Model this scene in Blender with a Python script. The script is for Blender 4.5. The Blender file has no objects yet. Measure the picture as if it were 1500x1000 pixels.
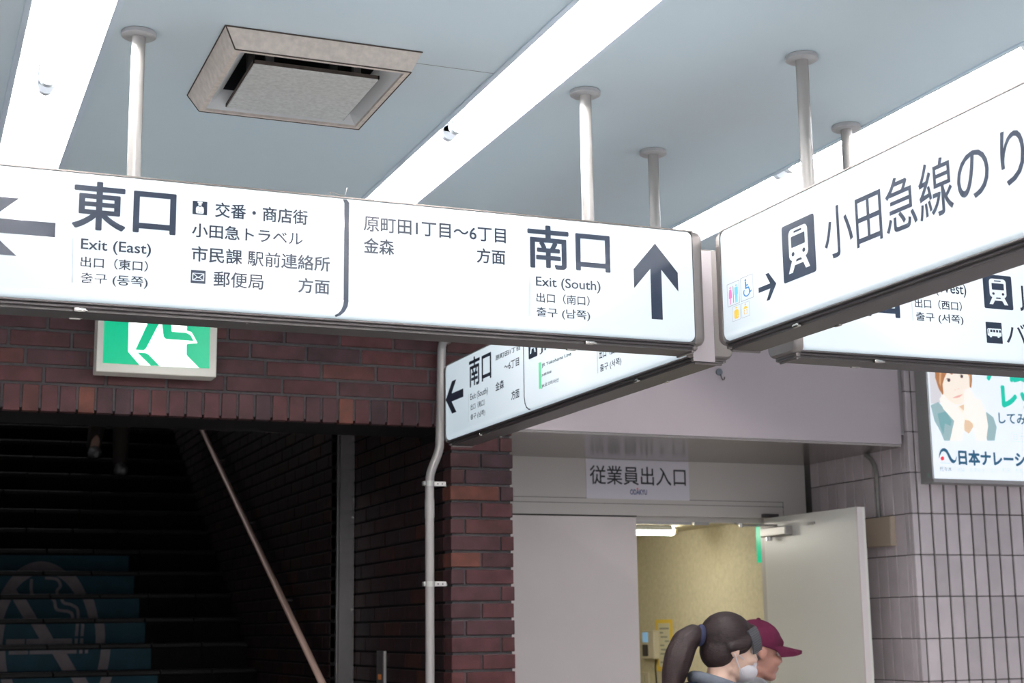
import bpy, bmesh, math, random
from mathutils import Vector, Matrix
import numpy as np

C = bpy.context.scene.collection
SC = bpy.context.scene
R_ = math.radians
random.seed(7)

# ------------------------------------------------------------------ camera, world, exposure
CZ = 1.55                                   # eye height
FPX = 2207.405                              # focal length in pixels of a 1500 px wide frame
YAW, PIT, ROL = R_(22.14989), R_(10.81800), R_(-0.74833)
_f = Vector((math.sin(YAW)*math.cos(PIT), math.cos(YAW)*math.cos(PIT), math.sin(PIT)))
_r = Vector((math.cos(YAW), -math.sin(YAW), 0)); _u = _r.cross(_f)
_r2 = _r*math.cos(ROL) + _u*math.sin(ROL); _u2 = -_r*math.sin(ROL) + _u*math.cos(ROL)
cam_data = bpy.data.cameras.new('camera'); cam = bpy.data.objects.new('camera', cam_data); C.objects.link(cam)
cam_data.sensor_width = 36; cam_data.lens = 36*FPX/1500; cam_data.clip_start = .05
cam.matrix_world = Matrix(((_r2.x, _u2.x, -_f.x, 0), (_r2.y, _u2.y, -_f.y, 0), (_r2.z, _u2.z, -_f.z, CZ), (0, 0, 0, 1)))
cam_data.dof.use_dof = True; cam_data.dof.focus_distance = 4.0; cam_data.dof.aperture_fstop = 6.3
SC.camera = cam
SC.view_settings.view_transform = 'Standard'; SC.view_settings.look = 'None'
SC.view_settings.gamma = 1; SC.view_settings.exposure = 0.0; SC.view_settings.use_curve_mapping = False
SC.cycles.use_denoising = True
SC.cycles.max_bounces = 8; SC.cycles.diffuse_bounces = 5

world = bpy.data.worlds.new('world'); SC.world = world; world.use_nodes = True
world.node_tree.nodes['Background'].inputs[0].default_value = (.96, .94, 1, 1)
world.node_tree.nodes['Background'].inputs[1].default_value = .95

TUBE_STRENGTH = 140.0
FACE_STRENGTH = 1.0

# ------------------------------------------------------------------ measuring: a sight line of the photograph meets a known plane
def sight(px, py): return _r2*((px-750)/FPX) - _u2*((py-500)/FPX) + _f
def onX(px, py, X): d = sight(px, py); return d*(X/d.x) + Vector((0, 0, CZ))
def onY(px, py, Y): d = sight(px, py); return d*(Y/d.y) + Vector((0, 0, CZ))
def onZ(px, py, Z): d = sight(px, py); return d*((Z-CZ)/d.z) + Vector((0, 0, CZ))

# ------------------------------------------------------------------ materials
MATS = {}
def mat(name, col, rough=.6, metal=0, spec=.5, emit=None, es=1, noise=0, nscale=20, bump=0, island=0, coat=0, col2=None, mix=.5):
    if name in MATS: return MATS[name]
    m = bpy.data.materials.new(name); m.use_nodes = True; MATS[name] = m
    nt = m.node_tree; b = nt.nodes['Principled BSDF']
    b.inputs['Base Color'].default_value = (*col, 1); b.inputs['Roughness'].default_value = rough
    b.inputs['Metallic'].default_value = metal; b.inputs['Specular IOR Level'].default_value = spec
    b.inputs['Coat Weight'].default_value = coat; b.inputs['Coat Roughness'].default_value = .05
    if emit is not None:
        b.inputs['Emission Color'].default_value = (*emit, 1); b.inputs['Emission Strength'].default_value = es
    tc = nt.nodes.new('ShaderNodeTexCoord'); last = None
    if col2 is not None or noise:
        n = nt.nodes.new('ShaderNodeTexNoise'); n.inputs['Scale'].default_value = nscale; n.inputs['Detail'].default_value = 6
        nt.links.new(tc.outputs['Object'], n.inputs['Vector'])
        r = nt.nodes.new('ShaderNodeValToRGB')
        r.color_ramp.elements[0].position = max(0, mix-.22); r.color_ramp.elements[1].position = min(1, mix+.22)
        c2 = col2 if col2 is not None else tuple(c*(1-noise) for c in col)
        r.color_ramp.elements[0].color = (*c2, 1); r.color_ramp.elements[1].color = (*col, 1)
        nt.links.new(n.outputs['Fac'], r.inputs['Fac']); last = r.outputs['Color']
        if bump:
            bp = nt.nodes.new('ShaderNodeBump'); bp.inputs['Strength'].default_value = bump; bp.inputs['Distance'].default_value = .004
            nt.links.new(n.outputs['Fac'], bp.inputs['Height']); nt.links.new(bp.outputs['Normal'], b.inputs['Normal'])
    if island:
        g = nt.nodes.new('ShaderNodeNewGeometry'); mr = nt.nodes.new('ShaderNodeMapRange')
        mr.inputs['To Min'].default_value = 1-island; mr.inputs['To Max'].default_value = 1+island
        nt.links.new(g.outputs['Random Per Island'], mr.inputs['Value'])
        mx = nt.nodes.new('ShaderNodeMix'); mx.data_type = 'RGBA'; mx.blend_type = 'MULTIPLY'; mx.inputs['Factor'].default_value = 1
        if last: nt.links.new(last, mx.inputs[6])
        else: mx.inputs[6].default_value = (*col, 1)
        nt.links.new(mr.outputs['Result'], mx.inputs[7]); last = mx.outputs[2]
    if last: nt.links.new(last, b.inputs['Base Color'])
    return m

def brick_mat(name, dark):
    m = bpy.data.materials.new(name); m.use_nodes = True; nt = m.node_tree; b = nt.nodes['Principled BSDF']
    g = nt.nodes.new('ShaderNodeNewGeometry'); r = nt.nodes.new('ShaderNodeValToRGB'); cr = r.color_ramp
    cr.interpolation = 'LINEAR'
    cols = [(0, (.062, .034, .040)), (.25, (.086, .036, .040)), (.5, (.108, .038, .038)), (.74, (.078, .037, .043)), (.92, (.118, .043, .037)), (1, (.18, .062, .040))]
    cr.elements[0].position = 0; cr.elements[1].position = 1
    for p, c in cols[1:-1]: cr.elements.new(p)
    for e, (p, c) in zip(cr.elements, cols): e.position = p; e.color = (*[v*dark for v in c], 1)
    nt.links.new(g.outputs['Random Per Island'], r.inputs['Fac'])
    tc = nt.nodes.new('ShaderNodeTexCoord'); n = nt.nodes.new('ShaderNodeTexNoise')
    n.inputs['Scale'].default_value = 14; n.inputs['Detail'].default_value = 7
    nt.links.new(tc.outputs['Object'], n.inputs['Vector'])
    mr = nt.nodes.new('ShaderNodeMapRange'); mr.inputs['From Min'].default_value = .3; mr.inputs['From Max'].default_value = .7
    mr.inputs['To Min'].default_value = .62; mr.inputs['To Max'].default_value = 1.35
    nt.links.new(n.outputs['Fac'], mr.inputs['Value'])
    mx = nt.nodes.new('ShaderNodeMix'); mx.data_type = 'RGBA'; mx.blend_type = 'MULTIPLY'; mx.inputs['Factor'].default_value = 1
    nt.links.new(r.outputs['Color'], mx.inputs[6]); nt.links.new(mr.outputs['Result'], mx.inputs[7])
    nt.links.new(mx.outputs[2], b.inputs['Base Color'])
    b.inputs['Roughness'].default_value = .6; b.inputs['Specular IOR Level'].default_value = .14
    n2 = nt.nodes.new('ShaderNodeTexNoise'); n2.inputs['Scale'].default_value = 160; nt.links.new(tc.outputs['Object'], n2.inputs['Vector'])
    bp = nt.nodes.new('ShaderNodeBump'); bp.inputs['Strength'].default_value = .25; bp.inputs['Distance'].default_value = .002
    nt.links.new(n2.outputs['Fac'], bp.inputs['Height']); nt.links.new(bp.outputs['Normal'], b.inputs['Normal'])
    return m

M_BRICK = brick_mat('brick', .55); M_BRICK_SHADED = brick_mat('brick_shaded', .16)  # second one: same brick, stairwell shade darkened into its colour
M_MORTAR_SHADED = mat('mortar_shaded', (.008, .0075, .008), .95, spec=.1)  # mortar darkened to paint in the shade of stairwell and lintel
M_MORTAR = mat('mortar', (.048, .047, .050), .9, noise=.4, nscale=60, bump=.3)
M_CEIL = mat('ceiling_paint', (.54, .645, .70), .55, spec=.3, noise=.06, nscale=1.3)
M_FLOOR = mat('floor_stone', (.62, .60, .59), .4, noise=.25, nscale=3)
M_TROUGH = mat('trough_white', (.88, .9, .92), .4)
M_LIP = mat('trough_lip', (.52, .62, .70), .4)
M_TUBE = mat('tube_light', (1, 1, 1), .3, emit=(1, .955, .93), es=TUBE_STRENGTH)
M_SOCKET = mat('socket_plastic', (.40, .43, .46), .35)
M_ROD = mat('rod_paint', (.31, .30, .29), .25, spec=.6)
M_FLANGE = mat('flange_paint', (.42, .43, .44), .35, noise=.2, nscale=40)
M_FACE = mat('lit_acrylic', (.30, .31, .32), .12, emit=(.40, .485, .54), es=FACE_STRENGTH, spec=.5)
M_INK = mat('sign_ink', (.016, .024, .040), .25, spec=.18)
M_BAR = mat('pale_grey_film', (.2, .22, .235), .2, spec=.2, emit=(.33, .39, .42), es=1)
M_GREENBAR = mat('green_film', (.04, .22, .11), .3, spec=.2, emit=(.13, .60, .31), es=.7)
M_PINK = mat('pink_film', (.30, .085, .20), .3, spec=.2, emit=(.82, .25, .60), es=.5)
M_CYAN = mat('cyan_film', (.07, .22, .28), .3, spec=.2, emit=(.20, .62, .80), es=.55)
M_BLUE = mat('blue_film', (.01, .08, .20), .3, spec=.2, emit=(.02, .20, .50), es=.6)
M_YELLOW = mat('yellow_film', (.34, .20, .025), .3, spec=.2, emit=(.92, .55, .07), es=.58)
M_HAIRLINE = mat('hairline_film', (.16, .18, .21), .3, spec=.2, emit=(.3, .34, .4), es=.35)
M_FRAME = mat('bronze_aluminium', (.15, .135, .125), .38, metal=.75, noise=.1, nscale=8)
M_FRAMEDK = mat('bronze_dark', (.075, .068, .07), .4, metal=.6)
M_CAPM = mat('cap_aluminium', (.165, .15, .145), .42, metal=.45)
M_PLATE = mat('plate_lilac', (.40, .37, .39), .4)
M_CHROME = mat('chrome', (.50, .49, .46), .25, metal=1)
M_STEEL = mat('stainless', (.42, .41, .41), .2, metal=.75, noise=.12, nscale=5)
M_PIPE = mat('pipe_grey', (.29, .275, .27), .35, metal=.25, noise=.15, nscale=10)
M_GALV = mat('galvanised', (.40, .39, .38), .4, metal=.7)
M_ACFRAME = mat('diffuser_beige', (.60, .545, .49), .7, col2=(.44, .40, .36), nscale=55, mix=.42, bump=.2)
M_ACPANEL = mat('diffuser_plate', (.55, .57, .56), .7, col2=(.40, .42, .41), nscale=90, mix=.45)
M_ACWHITE = mat('diffuser_inner', (.55, .57, .58), .6)
M_DUST = mat('dust_brown', (.09, .07, .06), .9, noise=.5, nscale=60)
M_BLACK = mat('duct_black', (.015, .017, .022), .6)
M_FASCIA = mat('fascia_lilac', (.43, .375, .395), .5, noise=.05, nscale=2)
M_SOFFIT = mat('soffit_metal', (.30, .265, .25), .22, metal=.6)
M_DOORW = mat('door_frame_paint', (.50, .475, .45), .35, noise=.06, nscale=2)
M_DOOR = mat('door_paint', (.64, .58, .57), .35, noise=.05, nscale=3)
M_DOOR2 = mat('door_paint_inner', (.66, .65, .60), .3, noise=.05, nscale=2.5)
M_GAP = mat('gap_black', (.01, .01, .01), .9)
M_TILE = mat('tile_lilac', (.53, .47, .485), .3, island=.12, noise=.14, nscale=9, spec=.5)
M_GROUT = mat('grout_dark', (.10, .092, .085), .85)
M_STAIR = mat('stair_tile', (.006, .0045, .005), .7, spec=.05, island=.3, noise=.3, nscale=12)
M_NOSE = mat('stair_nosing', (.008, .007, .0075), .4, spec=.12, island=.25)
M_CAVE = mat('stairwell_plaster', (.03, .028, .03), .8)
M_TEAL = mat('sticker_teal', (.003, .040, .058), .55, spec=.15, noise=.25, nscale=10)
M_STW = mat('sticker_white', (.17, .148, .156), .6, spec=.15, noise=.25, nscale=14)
M_RAIL = mat('handrail_copper', (.95, .66, .54), .3, metal=.2)
M_GREEN = mat('exit_green', (0, .09, .045), .3, spec=.15, emit=(.0, .54, .265), es=.85)
M_EXITW = mat('exit_white', (.8, .85, .82), .25, emit=(.93, 1, .97), es=1.15)
M_EXITFR = mat('exit_frame', (.50, .49, .44), .4)
M_INNER = mat('inner_wall_yellow', (.56, .505, .345), .8, noise=.18, nscale=45, bump=.5)
M_WARM = mat('tube_warm', (1, 1, 1), .3, emit=(1, .97, .86), es=56)
M_BOXB = mat('junction_beige', (.42, .34, .265), .5)
M_PAPER = mat('paper_white', (.62, .60, .66), .5)
M_NAVYINK = mat('navy_print', (.03, .05, .18), .5)
M_RED = mat('red_print', (.7, .03, .05), .5)
M_PRINT = mat('black_print', (.02, .022, .028), .5)
M_PHONE = mat('intercom_beige', (.48, .43, .31), .5)
M_SCREEN = mat('intercom_screen', (.1, .2, .3), .2, emit=(.2, .38, .55), es=.6)
M_TAPE = mat('yellow_tape', (.66, .46, .05), .5)
M_NOTICE = mat('notice_paper', (.55, .52, .36), .6)

# ------------------------------------------------------------------ mesh helpers
ORIGIN = {}
class MB:
    def __init__(s): s.bm = bmesh.new()
    def box(s, a, b, bev=0, seg=2):
        x0, x1 = sorted((a[0], b[0])); y0, y1 = sorted((a[1], b[1])); z0, z1 = sorted((a[2], b[2]))
        t = bmesh.new()
        v = [t.verts.new(p) for p in ((x0,y0,z0),(x1,y0,z0),(x1,y1,z0),(x0,y1,z0),(x0,y0,z1),(x1,y0,z1),(x1,y1,z1),(x0,y1,z1))]
        for q in ((0,3,2,1),(4,5,6,7),(0,1,5,4),(1,2,6,5),(2,3,7,6),(3,0,4,7)): t.faces.new([v[i] for i in q])
        if bev: bmesh.ops.bevel(t, geom=t.edges[:], offset=bev, segments=seg, profile=.5, affect='EDGES')
        s.add(t); return s
    def add(s, t, M=None):
        if M is not None: t.transform(M)
        me = bpy.data.meshes.new('tmp'); t.to_mesh(me); t.free(); s.bm.from_mesh(me); bpy.data.meshes.remove(me); return s
    def poly(s, pts, thick_vec=None):
        vs = [s.bm.verts.new(p) for p in pts]
        f = s.bm.faces.new(vs)
        if thick_vec is not None:
            r = bmesh.ops.extrude_face_region(s.bm, geom=[f])
            bmesh.ops.translate(s.bm, vec=thick_vec, verts=[g for g in r['geom'] if isinstance(g, bmesh.types.BMVert)])
        return s
    def rings(s, rings, cap=True, closed=True):
        vv = [[s.bm.verts.new(p) for p in r] for r in rings]; n = len(vv[0])
        for a, b in zip(vv, vv[1:]):
            for i in range(n if closed else n-1):
                s.bm.faces.new((a[i], a[(i+1) % n], b[(i+1) % n], b[i]))
        if cap: s.bm.faces.new(vv[0][::-1]); s.bm.faces.new(vv[-1])
        return s
    def tube(s, path, r, n=16, cap=True):
        path = [Vector(p) for p in path]; rr = r if isinstance(r, (list, tuple)) else [r]*len(path)
        rings = []; prev = None
        for i, p in enumerate(path):
            d = (path[min(i+1, len(path)-1)] - path[max(i-1, 0)]).normalized()
            if prev is None:
                a = d.orthogonal().normalized()
            else:
                a = (prev - d*prev.dot(d)).normalized()
            prev = a; b = d.cross(a)
            rings.append([p + (a*math.cos(t) + b*math.sin(t))*rr[i] for t in [2*math.pi*k/n for k in range(n)]])
        return s.rings(rings, cap)
    def build(s, name, m, parent=None, smooth=False, loc=None):
        bmesh.ops.recalc_face_normals(s.bm, faces=s.bm.faces)
        me = bpy.data.meshes.new(name)
        org = ORIGIN[parent.name] if parent is not None else Vector(loc) if loc is not None else Vector((0, 0, 0))
        bmesh.ops.translate(s.bm, vec=-org, verts=s.bm.verts)
        s.bm.to_mesh(me); s.bm.free()
        o = bpy.data.objects.new(name, me); C.objects.link(o)
        for mm in (m if isinstance(m, (list, tuple)) else [m]): me.materials.append(mm)
        if parent is not None: o.parent = parent
        else: o.location = org
        ORIGIN[o.name] = org
        if smooth:
            for p in me.polygons: p.use_smooth = True
            try: me.set_sharp_from_angle(angle=R_(40))
            except Exception: pass
        return o

def thing(name, label, cat, loc, group=None):
    o = bpy.data.objects.new(name, None); C.objects.link(o); o.location = loc; o.empty_display_size = .1
    o['label'] = label; o['category'] = cat
    if group: o['group'] = group
    ORIGIN[o.name] = Vector(loc); return o
def tag(o, label, cat, group=None):
    o['label'] = label; o['category'] = cat
    if group: o['group'] = group
    return o
def struct(o): o['kind'] = 'structure'; return o

def arc(cx, cy, r, a0, a1, n=8): return [(cx + r*math.cos(R_(a0+(a1-a0)*i/n)), cy + r*math.sin(R_(a0+(a1-a0)*i/n))) for i in range(n+1)]
def rrect(x0, z0, x1, z1, r, n=6):
    return arc(x1-r, z0+r, r, -90, 0, n) + arc(x1-r, z1-r, r, 0, 90, n) + arc(x0+r, z1-r, r, 90, 180, n) + arc(x0+r, z0+r, r, 180, 270, n)
def circ(cx, cz, rx, rz=None, n=24): return [(cx+rx*math.cos(2*math.pi*i/n), cz+(rz or rx)*math.sin(2*math.pi*i/n)) for i in range(n)]

# ------------------------------------------------------------------ lettering: glyph outlines filled as meshes
_glyphs = {}
def glyphs(text, weight=0.0):
    k = (text, weight)
    if k in _glyphs: return _glyphs[k]
    cu = bpy.data.curves.new('glyph', 'FONT'); cu.body = text; cu.size = 1; cu.resolution_u = 4; cu.offset = 0
    o = bpy.data.objects.new('glyph', cu); C.objects.link(o)
    dg = bpy.context.evaluated_depsgraph_get(); me = bpy.data.meshes.new_from_object(o.evaluated_get(dg))
    V = [(v.co.x, v.co.y) for v in me.vertices]; Fs = [tuple(p.vertices) for p in me.polygons]
    C.objects.unlink(o); bpy.data.objects.remove(o); bpy.data.meshes.remove(me); bpy.data.curves.remove(cu)
    if weight > 0:                       # a heavier stroke: the outline laid over itself, shifted all round
        n = 8 if weight > .009 else 4; V0, F0 = V, Fs; V, Fs = [], []
        for i in range(n):
            a = 2*math.pi*(i+.5)/n; b = len(V)
            V += [(q[0]+weight*math.cos(a), q[1]+weight*math.sin(a), i) for q in V0]; Fs += [tuple(q+b for q in f) for f in F0]
    _glyphs[k] = (V, Fs); return V, Fs

class Plane:
    """a flat face: u to the viewer's right, z up, d away from the viewer"""
    def __init__(s, axis, val): s.axis = axis; s.val = val
    def w(s, u, d, z): return Vector((u, s.val+d, z)) if s.axis == 'Y' else Vector((s.val+d, -u, z))
    def px(s, x, y):
        if s.axis == 'Y': p = onY(x, y, s.val); return p.x, p.z
        p = onX(x, y, s.val); return -p.y, p.z
    def text(s, parent, text, xL, xR, top, bot, m, weight=0.0, ref=None, name='lettering', d=-.0006, th=.0004):
        V, Fs = glyphs(ref or text, weight)
        a0 = min(v[0] for v in V); a1 = max(v[0] for v in V); b0 = min(v[1] for v in V); b1 = max(v[1] for v in V)
        ym = (top[1]+bot[1])/2
        u0 = s.px(xL, ym)[0]; u1 = s.px(xR, ym)[0]; z1 = s.px(*top)[1]; z0 = s.px(*bot)[1]
        if ref: V, Fs = glyphs(text, weight)
        mb = MB(); vs = [mb.bm.verts.new(s.w(u0+(q[0]-a0)/(a1-a0)*(u1-u0), d-(q[2] if len(q) > 2 else 0)*1.5e-5, z0+(q[1]-b0)/(b1-b0)*(z1-z0))) for q in V]
        for f in Fs:
            try: mb.bm.faces.new([vs[i] for i in f])
            except ValueError: pass
        return mb.build(name, m, parent)
    def shapes(s, parent, name, m, polys, box=None, d=-.0006):
        """polys in (u, z), or in 0..1 of box = (u0, z0, u1, z1)"""
        mb = MB()
        for P in polys:
            if box: P = [(box[0]+p[0]*(box[2]-box[0]), box[1]+p[1]*(box[3]-box[1])) for p in P]
            mb.poly([s.w(u, d, z) for u, z in P])
        mb.bm.normal_update(); bmesh.ops.triangulate(mb.bm, faces=mb.bm.faces[:])
        return mb.build(name, m, parent)
    def pxpoly(s, pts): return [s.px(*p) for p in pts]
    def pxbox(s, x0, y0, x1, y1):  # top left, bottom right
        a = s.px(x0, y0); b = s.px(x1, y1); return (a[0], b[1], b[0], a[1])

# ------------------------------------------------------------------ the setting
ZC = 3.0
TR = [(.216, .401), (1.408, 1.589), (2.587, 2.770)]        # the three light troughs
YB = 6.0                                                    # front of the brick wall
mb = MB(); xs = [-5.0] + [v for t in TR for v in t] + [8.0]
for i in range(0, len(xs), 2):
    if i != 2: mb.box((xs[i], -4.5, ZC), (xs[i+1], 6.35, ZC+.14)); continue
    hx0, hx1, hy0, hy1 = .735, 1.098, 3.490, 3.895          # opening above the air diffuser
    mb.box((xs[i], -4.5, ZC), (xs[i+1], hy0, ZC+.14)); mb.box((xs[i], hy1, ZC), (xs[i+1], 6.35, ZC+.14))
    mb.box((xs[i], hy0, ZC), (hx0, hy1, ZC+.14)); mb.box((hx1, hy0, ZC), (xs[i+1], hy1, ZC+.14))
for t in TR: mb.box((t[0], 4.955, ZC), (t[1], 6.35, ZC+.14))
struct(mb.build('ceiling', M_CEIL))
a = onZ(614, 93, ZC); b = onZ(716, 107, ZC)
struct(MB().box((a.x-.02, a.y-.0006, ZC-.0004), (TR[1][0], a.y+.0006, ZC+.002)).build('trim_1', M_DUST))
struct(MB().box((-5, -4.5, -.1), (8, 16.5, 0)).build('floor', M_FLOOR))

ZL = 2.399                                                  # underside of the brick lintel
XP0, XP1 = 2.154, 2.437                                     # brick pillar
def bricks_front():
    mb = MB(); g = .0055
    def brick(x0, x1, z0, z1):
        j = random.uniform(-.0015, .0015)
        mb.box((x0+g, YB+j, z0), (x1-g, YB+.03, z1), .002, 1)
    # soldier course under the lintel
    x = .3377 - .0696*90
    while x < XP1-.01:
        x1 = x+.0696
        if x1 > -3.2: mb.box((x+.0045, YB+random.uniform(-.002, .002), ZL+random.uniform(-.001, .001)), (min(x1, XP1)-.0045, YB+.04, ZL+.102), .002, 1)
        x = x1
    # running bond above
    starts = [.487, .416, .351, .493, .417, .351, .49, .417, .35]
    z = 2.512; k = 0
    while z < ZC:
        x = starts[k] - .2345*16
        while x < XP1-.01:
            if x > -3.2: brick(x, min(x+.2345, XP1+g), z, min(z+.0585, ZC+.02))
            x += .2345
        z += .0702; k += 1
    return mb
wall = struct(bricks_front().build('wall_left', M_BRICK))
MB().box((-3.2, YB+.006, ZL+.012), (XP1-.006, YB+.04, ZC+.05)).build('mortar', M_MORTAR, wall)
MB().box((-3.2, YB+.04, ZL+.004), (XP1-.006, YB+.41, ZC+.05)).build('lintel_soffit', M_MORTAR_SHADED, wall)  # shade under the lintel is put into the mortar colour
# pillar below the lintel
mb = MB(); rv = MB(); k = 0; ztop = 2.291
while ztop > 0:
    z0, z1 = ztop-.0590, ztop
    j = [2.2896, 2.2168, 2.3773][k % 3]
    e0, e1 = random.uniform(-.0015, .0015), random.uniform(-.003, .003)
    mb.box((XP0+e0, YB+random.uniform(-.001, .001), z0), (j-.0045, YB+.1, z1), .002, 1)
    mb.box((j+.0045, YB+random.uniform(-.001, .001), z0), (XP1+e1, YB+.13, z1), .002, 1)
    y = YB+.105-[.18, .11, .03][k % 3]
    while y < 7.45:                           # courses of the reveal, running back
        ya = max(y+.004, YB+.104)
        if y+.230-ya > .02: rv.box((XP0+random.uniform(-.001, .001), ya, z0), (XP0+.04, min(y+.230, 7.452), z1), .0015, 1)
        y += .2345
    ztop -= .0702; k += 1
mb.box((XP0, YB, 2.303), (2.377-.004, YB+.1, 2.361), .002, 1); mb.box((2.377+.004, YB, 2.303), (XP1, YB+.1, 2.361), .002, 1)
mb.box((XP0, YB, 2.373), (2.29, YB+.1, 2.394), .002, 1); mb.box((2.298, YB, 2.373), (XP1, YB+.1, 2.394), .002, 1)
z0 = 2.303
while z0 < 2.95:
    y = YB+.105-random.choice([.18, .11, .03])
    while y < 7.45:
        ya = max(y+.004, YB+.104 if z0 < 2.36 else YB+.414)
        if y+.230-ya > .02: rv.box((XP0, ya, z0), (XP0+.04, min(y+.23, 7.452), z0+.059), .0015, 1)
        y += .2345
    z0 += .0702
pil = struct(mb.build('wall_pillar', M_BRICK))
rev = struct(rv.build('wall_reveal', M_BRICK_SHADED))  # reveal shade painted by the darkened brick colour
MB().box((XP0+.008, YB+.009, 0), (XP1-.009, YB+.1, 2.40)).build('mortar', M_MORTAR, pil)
MB().box((XP0+.008, YB+.1, 0), (XP1-.009, 7.60, 3.7)).build('mortar', M_MORTAR_SHADED, rev)

# stairwell: side wall, stairs, roof, far end
XS = 2.03
RISE, RUN, ZN, YN = .1525, .269, 1.345, 9.08               # nosing k lies at (YN + k RUN, ZN + k RISE)
mb = MB(); k = 0; ztop = 5.81
while ztop > 0:
    y = 7.46+[.05, .13, .21][k % 3]-.234
    while y < 15.0:
        y0, y1 = max(y+.004, 7.46), min(y+.230, 15.0)
        slope = ZN + (y1-YN)*RISE/RUN
        if y1-y0 > .02 and ztop > slope-.35 and ztop < slope+2.9: mb.box((XS+random.uniform(-.001, .001), y0, ztop-.059), (XS+.04, y1, ztop), .0015, 1)
        y += .2345
    ztop -= .0702; k += 1
wst = struct(mb.build('wall_stairwell', M_BRICK_SHADED))
MB().box((XS+.006, 7.46, 0), (XS+.3, 15.0, 6.6)).build('mortar', M_MORTAR_SHADED, wst)
mb = MB(); nb = MB()
for k in range(-8, 22):
    y, z = YN+k*RUN, ZN+k*RISE
    x = -2.2+random.uniform(0, .2)
    xe = [v for v in [x+.30*i for i in range(16)] if v < XS-.03] + [XS-.001]
    for x0, x1 in zip([-2.3]+xe, xe):
        mb.box((x0+.001, y, z-RISE-.03), (x1-.001, y+.03, z-.004))
        nb.box((x0+.0015, y-.012, z-.028), (x1-.0015, y+.07, z+.001), .006, 2)
    mb.box((-2.3, y+.02, z-RISE), (XS-.001, y+RUN+.03, z-.003))
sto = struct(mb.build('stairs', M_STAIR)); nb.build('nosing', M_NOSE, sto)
def sloped(z0, y0, y1, th):
    s = RISE/RUN; a, b = z0+(y0-YN)*s, z0+(y1-YN)*s
    return MB().rings([[(x, y0, a), (x, y1, b), (x, y1, b+th), (x, y0, a+th)] for x in (-2.4, XS+.3)])
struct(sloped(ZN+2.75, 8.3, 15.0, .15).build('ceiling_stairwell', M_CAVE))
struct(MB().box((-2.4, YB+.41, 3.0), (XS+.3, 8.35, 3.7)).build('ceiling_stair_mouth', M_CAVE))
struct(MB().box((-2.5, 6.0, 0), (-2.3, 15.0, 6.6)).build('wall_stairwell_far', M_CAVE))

# steel guide post on the reveal
pz = onY(496, 800, 7.45).x; pz1 = onY(519, 800, 7.45).x
mb = MB(); mb.box((pz, 7.44, 0), (pz1-.002, 7.462, 3.0), .002, 1); mb.box((pz-.012, 7.432, 0), (pz-.004, 7.465, 3.0), .002, 1)
post = thing('shutter_guide', 'vertical stainless steel shutter guide at the edge of the stairwell wall', 'shutter guide', (pz, 7.45, 0))
mb.build('guide_channel', M_STEEL, post)
for z in (1.15, 1.66, 2.12): MB().tube([(pz1-.012, 7.441, z), (pz1-.012, 7.437, z)], .006, 10).build('rivet', M_GALV, post)

# fascia, soffit, door wall, tiled wall
ZF, YD, XT, YT = 2.391, 6.86, 4.489, 5.98
fz = struct(MB().box((XP1+.002, 5.992, ZF+.012), (4.46, 6.84, ZC)).build('wall_fascia', M_FASCIA))
struct(MB().box((XP1+.002, 5.994, ZF), (4.458, YD, ZF+.011)).build('ceiling_soffit', M_SOFFIT))
struct(MB().box((4.462, 6.0, ZF+.06), (XT-.004, 6.3, ZC)).build('trim_2', mat('trim_grey', (.24, .22, .225), .6)))
struct(MB().box((4.458, 6.06, ZF+.002), (XT-.002, YD, ZF+.05)).build('trim_3', M_SOFFIT))
mb = MB()
mb.box((2.30, YD, 2.108), (4.468, YD+.12, ZF)); mb.box((4.254, YD, 0), (4.468, YD+.12, 2.108)); mb.box((2.30, YD, 0), (2.60, YD+.12, 2.108))
wbk = struct(mb.build('wall_back', M_DOORW))
mb = MB()
for z in (2.166, 2.191): mb.box((2.44, YD-.0006, z), (4.33, YD+.002, z+.0022))
mb.box((4.325, YD-.0006, 2.108), (4.3272, YD+.002, 2.19))
mb.box((2.44, YD-.0005, 2.104), (3.463, YD+.03, 2.1085))
mb.build('joint_line', M_GAP, wbk)
d1 = MB().box((2.605, YD+.004, .01), (3.4605, YD+.046, 2.102), .002, 1).build('door_1', M_DOOR); struct(d1)
# head stop with closer track inside the opening
mb = MB(); mb.box((3.464, YD+.05, 2.083), (4.262, YD+.12, 2.108)); struct(mb.build('trim_5', M_DOORW))

hinge = Vector((4.207, 6.868, 0)); free = Vector((4.240, 6.072, 0))
ex = (free-hinge).normalized(); ey = Vector((-ex.y, ex.x, 0)); L = (free-hinge).length
if ey.x < 0: ey = -ey                                       # towards the tiled wall
def leafpt(u, v, z): p = hinge+ex*u+ey*v; return Vector((p.x, p.y, z))
MLEAF = Matrix(((ex.x, ey.x, 0, hinge.x), (ex.y, ey.y, 0, hinge.y), (0, 0, 1, 0), (0, 0, 0, 1)))
def lbox(mb, a, b, bev=0):
    t = MB().box(a, b, bev); bm = t.bm; bm.transform(MLEAF); return mb.add(bm)
d2 = lbox(MB(), (0, 0, .01), (L-.0, .044, 2.105), .0015).build('door_2', M_DOOR2); struct(d2)
lbox(MB(), (L-.012, -.0022, .01), (L+.0006, .030, 2.104), .001).build('door_edge', M_DOOR, d2)
mb = MB(); lbox(mb, (.035, -.048, 2.004), (.262, -.001, 2.052), .006)
clo = mb.build('door_closer', M_GALV, d2)
mb = MB(); t = MB().tube([(0, 0, 0), (0, 0, .02)], .016, 16).bm; t.transform(MLEAF @ Matrix.Translation((.09, -.03, 1.984))); mb.add(t); mb.build('closer_spindle', M_CHROME, clo, True)
mb = MB(); pA = leafpt(.17, -.03, 2.058); pB = Vector((4.03, 6.80, 2.062)); pC = Vector((4.06, 6.86, 2.07))
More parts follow.
